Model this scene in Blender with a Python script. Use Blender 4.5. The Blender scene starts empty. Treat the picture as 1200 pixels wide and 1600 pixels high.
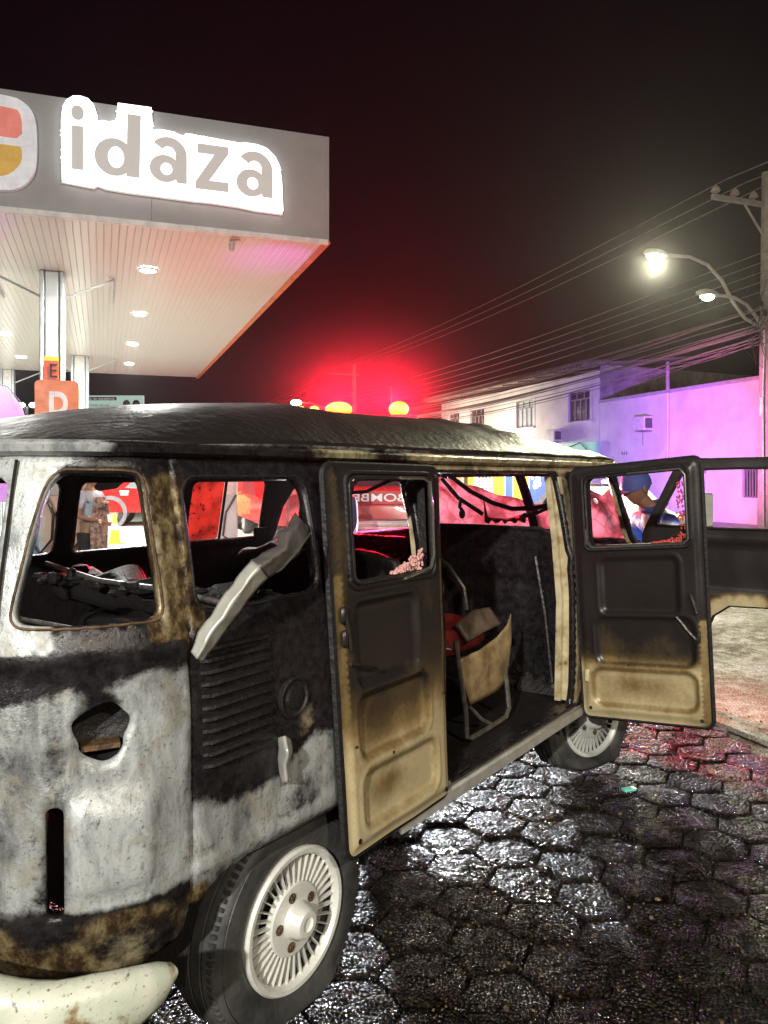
import bpy, bmesh, math, random
from mathutils import Vector, Matrix, noise
from mathutils.geometry import delaunay_2d_cdt
random.seed(7)
PI = math.pi
scene = bpy.context.scene
C = scene.collection

# ---------------------------------------------------------------- camera, sky, main light, exposure
EYE = 1.62
cam = bpy.data.cameras.new('camera'); cam_o = bpy.data.objects.new('camera', cam); C.objects.link(cam_o)
cam_o.location = (0, 0, EYE); cam_o.rotation_euler = (PI/2, 0, 0)
cam.sensor_width = 36; cam.lens = 27.0; cam.shift_y = -55/1600; cam.clip_start = 0.05; cam.clip_end = 600
scene.camera = cam_o
world = bpy.data.worlds.new("World"); scene.world = world; world.use_nodes = True
wn = world.node_tree; wn.nodes.clear()
sky = wn.nodes.new('ShaderNodeTexSky'); sky.sky_type = 'NISHITA'; sky.sun_disc = False
sky.sun_elevation = math.radians(-7); sky.sun_rotation = math.radians(200)
bg = wn.nodes.new('ShaderNodeBackground'); bg.inputs[1].default_value = 0.05
bg2 = wn.nodes.new('ShaderNodeBackground'); bg2.inputs[0].default_value = (0.5, 0.25, 0.48, 1); bg2.inputs[1].default_value = 0.005
ad = wn.nodes.new('ShaderNodeAddShader'); wo = wn.nodes.new('ShaderNodeOutputWorld')
wn.links.new(sky.outputs[0], bg.inputs[0]); wn.links.new(bg.outputs[0], ad.inputs[0]); wn.links.new(bg2.outputs[0], ad.inputs[1]); wn.links.new(ad.outputs[0], wo.inputs[0])
scene.view_settings.view_transform = 'Standard'; scene.view_settings.look = 'None'
scene.view_settings.exposure = 0; scene.view_settings.gamma = 1; scene.view_settings.use_curve_mapping = False
scene.render.engine = 'CYCLES'
scene.cycles.max_bounces = 6; scene.cycles.diffuse_bounces = 3; scene.cycles.glossy_bounces = 3
scene.cycles.transmission_bounces = 4; scene.cycles.volume_bounces = 0; scene.cycles.transparent_max_bounces = 8
scene.cycles.sample_clamp_indirect = 4; scene.cycles.use_denoising = True

def light(kind, loc, power, color=(1, 1, 1), size=0.1, target=None, parent=None, spot=60, blend=.5, name='lamp_light'):
    l = bpy.data.lights.new(name, kind); l.energy = power; l.color = color
    if kind == 'AREA': l.shape = 'DISK'; l.size = size
    else: l.shadow_soft_size = size
    if kind == 'SPOT': l.spot_size = math.radians(spot); l.spot_blend = blend
    o = bpy.data.objects.new(name, l); C.objects.link(o); o.location = loc
    if target is not None: o.rotation_euler = (Vector(target)-Vector(loc)).to_track_quat('-Z', 'Y').to_euler()
    if parent: o.parent = parent; o.matrix_parent_inverse = parent.matrix_world.inverted()
    return o

# ---------------------------------------------------------------- materials
def new_mat(name):
    m = bpy.data.materials.new(name); m.use_nodes = True
    nt = m.node_tree; nt.nodes.clear()
    out = nt.nodes.new('ShaderNodeOutputMaterial'); b = nt.nodes.new('ShaderNodeBsdfPrincipled')
    nt.links.new(b.outputs[0], out.inputs[0])
    return m, nt, b
def rgba(c): return (c[0], c[1], c[2], 1)
def nd(nt, t, **kw):
    n = nt.nodes.new(t)
    for k, v in kw.items(): setattr(n, k, v)
    return n
def noise_tex(nt, scale, detail=4, rough=.6, coord='Object', stretch=None, dist=0):
    tc = nd(nt, 'ShaderNodeTexCoord'); n = nd(nt, 'ShaderNodeTexNoise')
    n.inputs['Scale'].default_value = scale; n.inputs['Detail'].default_value = detail
    n.inputs['Roughness'].default_value = rough; n.inputs['Distortion'].default_value = dist
    if stretch:
        mp = nd(nt, 'ShaderNodeMapping'); mp.inputs['Scale'].default_value = stretch
        nt.links.new(tc.outputs[coord], mp.inputs[0]); nt.links.new(mp.outputs[0], n.inputs['Vector'])
    else: nt.links.new(tc.outputs[coord], n.inputs['Vector'])
    return n
def ramp(nt, src, stops):
    r = nd(nt, 'ShaderNodeValToRGB'); e = r.color_ramp.elements
    while len(e) < len(stops): e.new(.5)
    for el, (p, c) in zip(e, stops): el.position = p; el.color = rgba(c) if not isinstance(c, (int, float)) else (c, c, c, 1)
    nt.links.new(src, r.inputs[0]); return r.outputs[0]
def mixc(nt, fac, a, b):
    m = nd(nt, 'ShaderNodeMix', data_type='RGBA')
    for s, v in ((m.inputs[0], fac), (m.inputs[6], a), (m.inputs[7], b)):
        if isinstance(v, (int, float)): s.default_value = v
        elif isinstance(v, tuple): s.default_value = rgba(v)
        else: nt.links.new(v, s)
    return m.outputs[2]
def math_n(nt, op, a, b=0.0, c=0.0):
    m = nd(nt, 'ShaderNodeMath', operation=op)
    for s, v in zip(m.inputs, (a, b, c)):
        if isinstance(v, (int, float)): s.default_value = v
        else: nt.links.new(v, s)
    return m.outputs[0]
def bump(nt, b, h, strength, dist):
    bp = nd(nt, 'ShaderNodeBump'); bp.inputs['Strength'].default_value = strength; bp.inputs['Distance'].default_value = dist
    nt.links.new(h, bp.inputs['Height']); nt.links.new(bp.outputs[0], b.inputs['Normal'])
MATS = {}
def M(name, col, rough=.5, metal=0., var=.3, scale=6., bmp=0., bscale=40., col2=None, emit=None, es=1., coat=0., alpha=1., trans=0.):
    if name in MATS: return MATS[name]
    m, nt, b = new_mat(name)
    n = noise_tex(nt, scale, 5, .65)
    c2 = col2 or tuple(max(0, x*(1-var)) for x in col)
    c = ramp(nt, n.outputs[0], [(.35, c2), (.65, col)])
    nt.links.new(c, b.inputs['Base Color'])
    r = ramp(nt, n.outputs[0], [(.3, min(1, rough*1.25)), (.7, rough*.85)])
    nt.links.new(r, b.inputs['Roughness'])
    b.inputs['Metallic'].default_value = metal
    if bmp: bump(nt, b, noise_tex(nt, bscale, 3).outputs[0], bmp, .01)
    if emit: b.inputs['Emission Color'].default_value = rgba(emit); b.inputs['Emission Strength'].default_value = es
    if coat: b.inputs['Coat Weight'].default_value = coat
    if trans: b.inputs['Transmission Weight'].default_value = trans
    if alpha < 1: b.inputs['Alpha'].default_value = alpha
    MATS[name] = m
    return m

# ---------------------------------------------------------------- object helpers
def tag(o, label=None, cat=None, group=None, kind=None):
    if label: o['label'] = label
    if cat: o['category'] = cat
    if group: o['group'] = group
    if kind: o['kind'] = kind
    return o
def thing(name, label, cat, loc=(0, 0, 0), rz=0, group=None):
    o = bpy.data.objects.new(name, None); C.objects.link(o); o.location = loc; o.rotation_euler = (0, 0, rz)
    o.empty_display_size = .1
    tag(o, label, cat, group); return o
class MB:
    def __init__(s): s.v = []; s.f = []; s.mi = []; s.m = 0
    def add(s, vs, fs):
        o = len(s.v); s.v += [tuple(v) for v in vs]; s.f += [tuple(i+o for i in f) for f in fs]; s.mi += [s.m]*len(fs); return s
    def box(s, c, d, rz=0., rot=None):
        hx, hy, hz = d[0]/2, d[1]/2, d[2]/2
        R = rot or Matrix.Rotation(rz, 3, 'Z')
        vs = [Vector(c)+R @ Vector((x*hx, y*hy, z*hz)) for x in (-1, 1) for y in (-1, 1) for z in (-1, 1)]
        return s.add(vs, [(0, 1, 3, 2), (4, 6, 7, 5), (0, 4, 5, 1), (2, 3, 7, 6), (0, 2, 6, 4), (1, 5, 7, 3)])
    def bbox(s, c, d, b=.02, rz=0.):   # box with chamfered vertical and horizontal edges
        hx, hy, hz = d[0]/2, d[1]/2, d[2]/2; R = Matrix.Rotation(rz, 3, 'Z'); b = min(b, hx*.9, hy*.9, hz*.9)
        ring = [(hx-b, hy), (hx, hy-b), (hx, -hy+b), (hx-b, -hy), (-hx+b, -hy), (-hx, -hy+b), (-hx, hy-b), (-hx+b, hy)]
        inn = [(max(-hx+b, min(hx-b, x)), max(-hy+b, min(hy-b, y))) for x, y in ring]
        L = []
        for z, r in ((-hz, inn), (-hz+b, ring), (hz-b, ring), (hz, inn)): L += [Vector(c)+R @ Vector((x, y, z)) for x, y in r]
        fs = [tuple(range(0, 8)), tuple(range(31, 23, -1))]
        for k in range(3):
            for i in range(8): j = (i+1) % 8; fs.append((k*8+i, (k+1)*8+i, (k+1)*8+j, k*8+j))
        return s.add(L, fs)
    def tube(s, pts, r, n=8, closed=False):
        pts = [Vector(p) for p in pts]; m = len(pts); rs = r if isinstance(r, (list, tuple)) else [r]*m
        L = []; up = Vector((0, 0, 1)); prev = None
        for i, p in enumerate(pts):
            a = pts[i-1] if (i > 0 or closed) else p; b = pts[(i+1) % m] if (i < m-1 or closed) else p
            t = (b-a).normalized()
            x = t.cross(prev) if prev is not None else t.cross(up)
            if prev is not None: x = prev - t*prev.dot(t)
            if x.length < 1e-4: x = t.cross(Vector((1, 0, 0)))
            x.normalize(); prev = x; y = t.cross(x)
            L += [p+(x*math.cos(2*PI*k/n)+y*math.sin(2*PI*k/n))*rs[i] for k in range(n)]
        fs = []
        for i in range(m if closed else m-1):
            j = (i+1) % m
            for k in range(n): l = (k+1) % n; fs.append((i*n+k, i*n+l, j*n+l, j*n+k))
        if not closed: fs += [tuple(range(n-1, -1, -1)), tuple((m-1)*n+k for k in range(n))]
        return s.add(L, fs)
    def lathe(s, prof, n=32, M4=None, closed=False):   # prof = [(radius, height along axis z)]
        M4 = M4 or Matrix.Identity(4); m = len(prof)
        L = [M4 @ Vector((r*math.cos(2*PI*k/n), r*math.sin(2*PI*k/n), h)) for r, h in prof for k in range(n)]
        fs = []
        for i in range(m if closed else m-1):
            j = (i+1) % m
            for k in range(n): l = (k+1) % n; fs.append((i*n+k, i*n+l, j*n+l, j*n+k))
        return s.add(L, fs)
    def prism(s, poly, fn, d0, d1):   # 2D polygon extruded: fn(x,y,depth)->3D
        n = len(poly)
        L = [fn(x, y, d0) for x, y in poly]+[fn(x, y, d1) for x, y in poly]
        fs = [tuple(range(n)), tuple(range(2*n-1, n-1, -1))]+[(i, i+n, (i+1) % n+n, (i+1) % n) for i in range(n)]
        return s.add(L, fs)
    def ell(s, c, r, n=12, m=8, R=None):
        R = R or Matrix.Identity(3)
        L = [Vector(c)+R @ Vector((r[0]*math.sin(PI*j/m)*math.cos(2*PI*k/n), r[1]*math.sin(PI*j/m)*math.sin(2*PI*k/n), r[2]*math.cos(PI*j/m))) for j in range(m+1) for k in range(n)]
        return s.add(L, [(j*n+k, (j+1)*n+k, (j+1)*n+(k+1) % n, j*n+(k+1) % n) for j in range(m) for k in range(n)])
    def build(s, name, mats, parent=None, smooth=True, angle=40, weld=False):
        me = bpy.data.meshes.new(name); me.from_pydata(s.v, [], s.f)
        if not isinstance(mats, (list, tuple)): mats = [mats]
        for m in mats: me.materials.append(m)
        bm = bmesh.new(); bm.from_mesh(me)
        for i, f in enumerate(bm.faces): f.material_index = s.mi[i] if i < len(s.mi) else 0
        bmesh.ops.remove_doubles(bm, verts=bm.verts, dist=1e-5 if not weld else weld)
        bmesh.ops.recalc_face_normals(bm, faces=bm.faces)
        if smooth:
            for f in bm.faces: f.smooth = True
            lim = math.radians(angle)
            for e in bm.edges:
                if len(e.link_faces) != 2 or e.calc_face_angle(0) > lim: e.smooth = False
        bm.to_mesh(me); bm.free()
        o = bpy.data.objects.new(name, me); C.objects.link(o)
        if parent: o.parent = parent
        return o
def copy_tree(o, parent=None):
    c = o.copy(); C.objects.link(c)
    if parent: c.parent = parent
    for ch in [x for x in o.children]: copy_tree(ch, c)
    return c
def text_mb(txt, fn, size=1., offset=0., depth=.01, bbox=None):
    """lettering turned into mesh; fn(x, y, d) -> 3D.  bbox = (x0, x1, y0, y1) stretches the text into that box"""
    cu = bpy.data.curves.new('txt', 'FONT'); cu.body = txt; cu.size = size; cu.offset = offset; cu.extrude = depth/2; cu.resolution_u = 6
    o = bpy.data.objects.new('txt', cu); C.objects.link(o)
    dg = bpy.context.evaluated_depsgraph_get(); me = bpy.data.meshes.new_from_object(o.evaluated_get(dg))
    vs = [v.co.copy() for v in me.vertices]; fs = [tuple(p.vertices) for p in me.polygons]
    bpy.data.objects.remove(o); bpy.data.curves.remove(cu); bpy.data.meshes.remove(me)
    if bbox and vs:
        x0, x1 = min(v.x for v in vs), max(v.x for v in vs); y0, y1 = min(v.y for v in vs), max(v.y for v in vs)
        for v in vs:
            v.x = bbox[0]+(v.x-x0)/(x1-x0)*(bbox[1]-bbox[0]); v.y = bbox[2]+(v.y-y0)/(y1-y0)*(bbox[3]-bbox[2])
    mb = MB(); mb.add([fn(v.x, v.y, v.z+depth/2) for v in vs], fs); return mb
def rrect(x0, x1, y0, y1, r, n=5):
    P = []
    for cx, cy, a in ((x1-r, y1-r, 0), (x0+r, y1-r, 90), (x0+r, y0+r, 180), (x1-r, y0+r, 270)):
        for k in range(n+1): t = math.radians(a+90*k/n); P.append((cx+r*math.cos(t), cy+r*math.sin(t)))
    return P
def inside(poly, x, y):
    c = False; n = len(poly); j = n-1
    for i in range(n):
        xi, yi = poly[i]; xj, yj = poly[j]
        if (yi > y) != (yj > y) and x < (xj-xi)*(y-yi)/(yj-yi)+xi: c = not c
        j = i
    return c
def densify(poly, step):
    out = []
    for i, p in enumerate(poly):
        q = poly[(i+1) % len(poly)]; k = max(1, int(math.dist(p, q)/step))
        out += [(p[0]+(q[0]-p[0])*j/k, p[1]+(q[1]-p[1])*j/k) for j in range(k)]
    return out
def sheet(outline, holes, step, lines=()):
    """triangulated sheet with holes in a flat (u,v) domain"""
    loops = [densify(l, step*1.5) for l in [outline]+holes]
    V = []; E = []
    for l in loops:
        o = len(V); V += [Vector(p) for p in l]; E += [(o+i, o+(i+1) % len(l)) for i in range(len(l))]
    xs = [p[0] for p in outline]; ys = [p[1] for p in outline]
    nx = int((max(xs)-min(xs))/step); ny = int((max(ys)-min(ys))/step)
    cell = {}
    for v in V: cell.setdefault((int(v.x/step), int(v.y/step)), []).append(v.copy())
    for i in range(1, nx):
        for j in range(1, ny):
            x = min(xs)+(i+.5*(j % 2))*step; y = min(ys)+j*step
            if not inside(loops[0], x, y) or any(inside(l, x, y) for l in loops[1:]): continue
            ci, cj = int(x/step), int(y/step)
            if any((q.x-x)**2+(q.y-y)**2 < (.5*step)**2 for di in (-1, 0, 1) for dj in (-1, 0, 1) for q in cell.get((ci+di, cj+dj), [])): continue
            V.append(Vector((x, y)))
    for (x0, y0, x1, y1) in lines:
        k = int(math.dist((x0, y0), (x1, y1))/step); o = len(V); V = [v for v in V]
        V += [Vector((x0+(x1-x0)*i/k, y0+(y1-y0)*i/k)) for i in range(k+1)]; E += [(o+i, o+i+1) for i in range(k)]
    r = delaunay_2d_cdt(V, E, [], 0, 1e-6)
    vo, fo = r[0], r[2]; F = []
    for f in fo:
        cx = sum(vo[i].x for i in f)/len(f); cy = sum(vo[i].y for i in f)/len(f)
        if inside(loops[0], cx, cy) and not any(inside(l, cx, cy) for l in loops[1:]): F.append(tuple(f))
    return [tuple(v) for v in vo], F
def sheet_obj(name, uv, F, fn, mats, parent, attr=None, thick=0, off=0, smooth=True, flip=False):
    me = bpy.data.meshes.new(name); co = [fn(u, v) for u, v in uv]
    me.from_pydata(co, [], [f[::-1] for f in F] if flip else F)
    if not isinstance(mats, (list, tuple)): mats = [mats]
    for m in mats: me.materials.append(m)
    if attr:
        ca = me.color_attributes.new('burn', 'FLOAT_COLOR', 'POINT')
        for i, (u, v) in enumerate(uv): ca.data[i].color = tuple(attr(u, v))+(1,)
    for p in me.polygons: p.use_smooth = smooth
    o = bpy.data.objects.new(name, me); C.objects.link(o); o.parent = parent
    if thick:
        md = o.modifiers.new('thickness', 'SOLIDIFY'); md.thickness = thick; md.offset = off
        if len(mats) > 1: md.material_offset = 1; md.material_offset_rim = 0
    return o
def sm(a, b, x): t = max(0., min(1., (x-a)/(b-a))) if a != b else float(x > a); return t*t*(3-2*t)
def nz(a, b, c, s=1.): return noise.noise(Vector((a*s, b*s, c*s)))

# street frame: E runs along the street away from the camera, P across it to the right
ED = Vector((-.344, .939, 0)); PD = Vector((.939, .344, 0)); EA = math.atan2(.939, -.344)
def SP(p, e, z=0.): return PD*p+ED*e+Vector((0, 0, z))

#CHUNK ground
# ---------------------------------------------------------------- ground
def wet_stone(name, c1, c2, rough, bs, strength, pebble=70, dist=.012):
    m, nt, b = new_mat(name)
    tc = nd(nt, 'ShaderNodeTexCoord'); gm = nd(nt, 'ShaderNodeNewGeometry')
    vo = nd(nt, 'ShaderNodeTexVoronoi'); vo.inputs['Scale'].default_value = pebble; nt.links.new(gm.outputs['Position'], vo.inputs['Vector'])
    n1 = nd(nt, 'ShaderNodeTexNoise'); n1.inputs['Scale'].default_value = bs; n1.inputs['Detail'].default_value = 4; nt.links.new(gm.outputs['Position'], n1.inputs['Vector'])
    n2 = nd(nt, 'ShaderNodeTexNoise'); n2.inputs['Scale'].default_value = 1.3; n2.inputs['Detail'].default_value = 3; nt.links.new(gm.outputs['Position'], n2.inputs['Vector'])
    col = mixc(nt, ramp(nt, n1.outputs[0], [(.38, 0), (.62, 1)]), c1, c2)
    pc = ramp(nt, vo.outputs['Color'], [(.2, (.5, .5, .5)), (.9, (1.7, 1.5, 1.3))])
    mm = nd(nt, 'ShaderNodeMix', data_type='RGBA', blend_type='MULTIPLY'); mm.inputs[0].default_value = 1
    nt.links.new(col, mm.inputs[6]); nt.links.new(pc, mm.inputs[7]); nt.links.new(mm.outputs[2], b.inputs['Base Color'])
    n3 = nd(nt, 'ShaderNodeTexNoise'); n3.inputs['Scale'].default_value = 9; n3.inputs['Detail'].default_value = 5; nt.links.new(gm.outputs['Position'], n3.inputs['Vector'])
    wet = math_n(nt, 'ADD', math_n(nt, 'MULTIPLY', n2.outputs[0], .5), math_n(nt, 'MULTIPLY', n3.outputs[0], .5))
    nt.links.new(ramp(nt, wet, [(.42, rough*.75), (.50, rough*1.3), (.58, min(.8, rough*3))]), b.inputs['Roughness'])
    nt.links.new(ramp(nt, wet, [(.42, .5), (.58, .18)]), b.inputs['Specular IOR Level'])
    dome = math_n(nt, 'SUBTRACT', .6, vo.outputs['Distance'])
    h = math_n(nt, 'ADD', math_n(nt, 'MULTIPLY', dome, .8), n1.outputs[0])
    bump(nt, b, h, strength, dist)
    return m
m_paver = wet_stone('wet_aggregate_paver', (.007, .005, .004), (.026, .020, .014), .20, 30, 1.0, 70, .038)
m_joint = wet_stone('wet_grit_joint', (.010, .007, .005), (.034, .024, .015), .5, 60, .8)
m_asph = wet_stone('wet_asphalt', (.20, .20, .17), (.40, .40, .34), .42, 90, .7, 120, .006)
m_slab = M('forecourt_concrete', (.62, .62, .52), .35, var=.25, scale=1.2, bmp=.1)
def poly_ground(name, pts, z, mat, thick=0):
    mb = MB()
    if thick: mb.prism([(p, e) for p, e in pts], lambda p, e, d: SP(p, e, z-d), 0, thick)
    else: mb.add([SP(p, e, z) for p, e in pts], [tuple(range(len(pts)))])
    o = mb.build(name, mat, smooth=False); o['kind'] = 'structure'; return o
poly_ground('ground', [(-250, -60), (250, -60), (250, 400), (-250, 400)], -.035, M('ground_earth', (.03, .027, .025), .6, scale=.5))
poly_ground('road', [(3.82, -40), (14.6, -40), (14.6, 200), (3.82, 200)], 0.0, m_asph, .03)
walk_o = poly_ground('pavement', [(14.75, -40), (18.93, -40), (18.93, 200), (14.75, 200)], .14, M('sidewalk_concrete', (.34, .33, .31), .5, scale=2, bmp=.2), .17)
kb = MB()
for k in range(26): kb.bbox(SP(14.675, 2+k*1.5, .07), (.145, 1.48, .16), .015, EA-PI/2)
kb.build('kerb', M('kerb_concrete', (.36, .35, .33), .5, scale=3, bmp=.3), walk_o)
poly_ground('forecourt', [(-26, 11.6), (3.72, 11.6), (3.72, 46), (-26, 46)], .1, m_slab, .13)
pav = poly_ground('paved_yard', [(-26, -12), (3.8, -12), (3.8, 11.6), (-26, 11.6)], -.028, m_joint)
# hexagonal pavers
HS = .155  # side
def hex_mesh(k):
    me = bpy.data.meshes.new('paver'); bm = bmesh.new(); rnd = random.Random(k)
    bm2 = []
    N = 4; r0 = HS*.965
    for ring, (rr, z) in enumerate(((r0, -.03), (r0, -.008), (r0*.965, -.001), (r0*.66, .001), (r0*.3, .001))):
        row = []
        for i in range(12):
            c0 = i//2
            p = Vector((math.cos(c0*PI/3), math.sin(c0*PI/3), 0)); q = Vector((math.cos((c0+1)*PI/3), math.sin((c0+1)*PI/3), 0))
            v = (p if i % 2 == 0 else (p+q)/2)*rr
            j = .0 if ring < 1 else (.004 if ring > 2 else .003)
            row.append(bm.verts.new((v.x+rnd.uniform(-j, j), v.y+rnd.uniform(-j, j), z+rnd.uniform(-j, j)*(1.1 if ring > 1 else .6))))
        bm2.append(row)
    for a, b in zip(bm2, bm2[1:]):
        for i in range(12): bm.faces.new((a[i], a[(i+1) % 12], b[(i+1) % 12], b[i]))
    c = bm.verts.new((0, 0, .004))
    for i in range(12): bm.faces.new((bm2[-1][i], bm2[-1][(i+1) % 12], c))
    for f in bm.faces: f.smooth = True
    bm.to_mesh(me); bm.free(); me.materials.append(m_paver); return me
HM = [hex_mesh(k) for k in range(7)]
HR = math.radians(4)
cells = []
for i in range(-30, 45):
    for j in range(-30, 60):
        x = i*1.5*HS; y = (j+.5*(i % 2))*math.sqrt(3)*HS
        X = x*math.cos(HR)-y*math.sin(HR); Y = x*math.sin(HR)+y*math.cos(HR)+1
        p = Vector((X, Y, 0)).dot(PD); e = Vector((X, Y, 0)).dot(ED)
        if p > 3.8-HS*.8 or p < -6 or e < -1.5 or e > 11.4: continue
        vis = Y > 1.7 and -.55 < X/Y < .53 and (Vector((X, Y, 0))-Vector((.25, 2.9, 0))).dot(Vector((.809, -.588, 0))) > -.9
        cells.append((0 if vis else 1, X*X+Y*Y, X, Y))
cells.sort(); far = MB(); rnd = random.Random(3)
for k, (f, d, X, Y) in enumerate(cells):
    dz = rnd.uniform(-.006, .004); t = (rnd.uniform(-.022, .022), rnd.uniform(-.022, .022))
    if k < 300:
        o = bpy.data.objects.new('paver', HM[k % 7]); C.objects.link(o); o.parent = pav
        o.location = (X, Y, dz); o.rotation_euler = (t[0], t[1], HR+(k % 6)*PI/3)
    else:
        far.lathe([(HS*.965, -.03+dz), (HS*.965, -.006+dz), (HS*.92, dz), (0.001, dz+.003)], 6, Matrix.Translation((X, Y, 0)) @ Matrix.Rotation(HR, 4, 'Z'))
o = far.build('pavers_beyond', m_paver, pav, smooth=False); o['kind'] = 'stuff'
# loose grit
gb = MB(); rnd = random.Random(11)
for k in range(2600):
    Y = 1.85+rnd.random()**1.3*5.; X = rnd.uniform(-.3, 2.6); s = rnd.uniform(.0025, .007)*(1.8 if k % 17 == 0 else 1)
    if Vector((X, Y, 0)).dot(PD) > 4.2: continue
    gb.ell((X, Y, s*.3+.003), (s, s*rnd.uniform(.6, 1), s*.6), 5, 3, Matrix.Rotation(rnd.random()*6, 3, 'Z'))
tag(gb.build('loose_gravel', wet_stone('wet_gravel', (.05, .04, .03), (.22, .18, .12), .25, 80, .3)), 'small wet stones scattered over the hexagonal pavers', 'gravel', kind='stuff')

#CHUNK van
# ---------------------------------------------------------------- burned van: local axes x = towards its rear, y = its right side, z up; origin under the front axle
van = thing('burned_van', 'burned-out old passenger van, its side doors open, soot and rust over bare metal', 'van', (.509, 4.679, 0), math.atan2(-.809, -.588))
def VL(p): X, Y = p[0]-.509, p[1]-4.679; return Vector((-.588*X-.809*Y, .809*X-.588*Y, p[2]))
AR, BW, NR = .6, .86, 2.6
def arc(A, n, x0, sgn):
    P = []; 
    for i in range(161):
        t = PI/2*i/160; P.append((x0+sgn*A*math.sin(t)**(2/n), BW*max(0, math.cos(t))**(2/n)))
    L = [0]
    for p, q in zip(P, P[1:]): L.append(L[-1]+math.dist(p, q))
    return P, L
RP, RL = arc(AR, NR, 2.75, 1); FP, FL = arc(.55, 2.8, -.5, -1)
UR, UF = 2.75+RL[-1], -.5-FL[-1]
def plan(u):
    if -.5 <= u <= 2.75: return (u, BW), (0, 1)
    P, L, s = (RP, RL, u-2.75) if u > 2.75 else (FP, FL, -.5-u)
    s = min(s, L[-1]); k = 0; hi = len(L)-2; lo = 0
    while lo < hi:
        mid = (lo+hi)//2
        if L[mid+1] < s: lo = mid+1
        else: hi = mid
    k = lo; f = (s-L[k])/max(1e-9, L[k+1]-L[k]); p, q = P[k], P[k+1]
    tx, ty = q[0]-p[0], q[1]-p[1]; l = math.hypot(tx, ty); sg = 1 if u > 2.75 else -1
    return (p[0]+f*tx, p[1]+f*ty), (-ty/l*sg, tx/l*sg)
def inset(u, z):
    r = max(0., min(1., (u-2.75)/.6)); fr = max(0., min(1., (-.45-u)/.5)); i = 0.
    if z > 1.0: i += (.11+.02*r+.26*fr)*((z-1.0)/.69)**1.6
    if z < .7: i += .03*((.7-z)/.3)**2+r*.10*max(0, (.66-z)/.25)**2
    return i
GZ = 1.69
def body(u, z, side=1):
    (a, w), (na, nw) = plan(u); i = inset(u, z)
    # swage line under the windows, pressed panels, dents
    i -= .012*math.exp(-((z-1.215)/.028)**2)
    if side == 1 and u > 2.5:
        i += .012*nz(u*3, z*3, 5)*sm(2.84, 2.95, u)+.006*nz(u*9, z*9, 1)*sm(2.84, 2.95, u)
        i -= .022*sm(2.93, 2.97, u)*(1-sm(3.11, 3.14, u))*sm(.66, .70, z)*(1-sm(.86, .905, z+.25*(3.05-u)*.3))
        i += .02*math.exp(-((u-3.06)/.09)**2-((z-1.04)/.1)**2)
    if side == 1 and 1.9 < u < 2.84: i += .006*nz(u*4, z*4, 9)-.01*math.exp(-((z-.66)/.02)**2)*sm(1.9, 2.1, u)
    # panel seam at the corner, and drip line round the arch
    if abs(u-2.838) < .02: i += .008*math.exp(-((u-2.838)/.006)**2)
    return Vector((a-na*i, (w-nw*i)*side, z))

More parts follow.
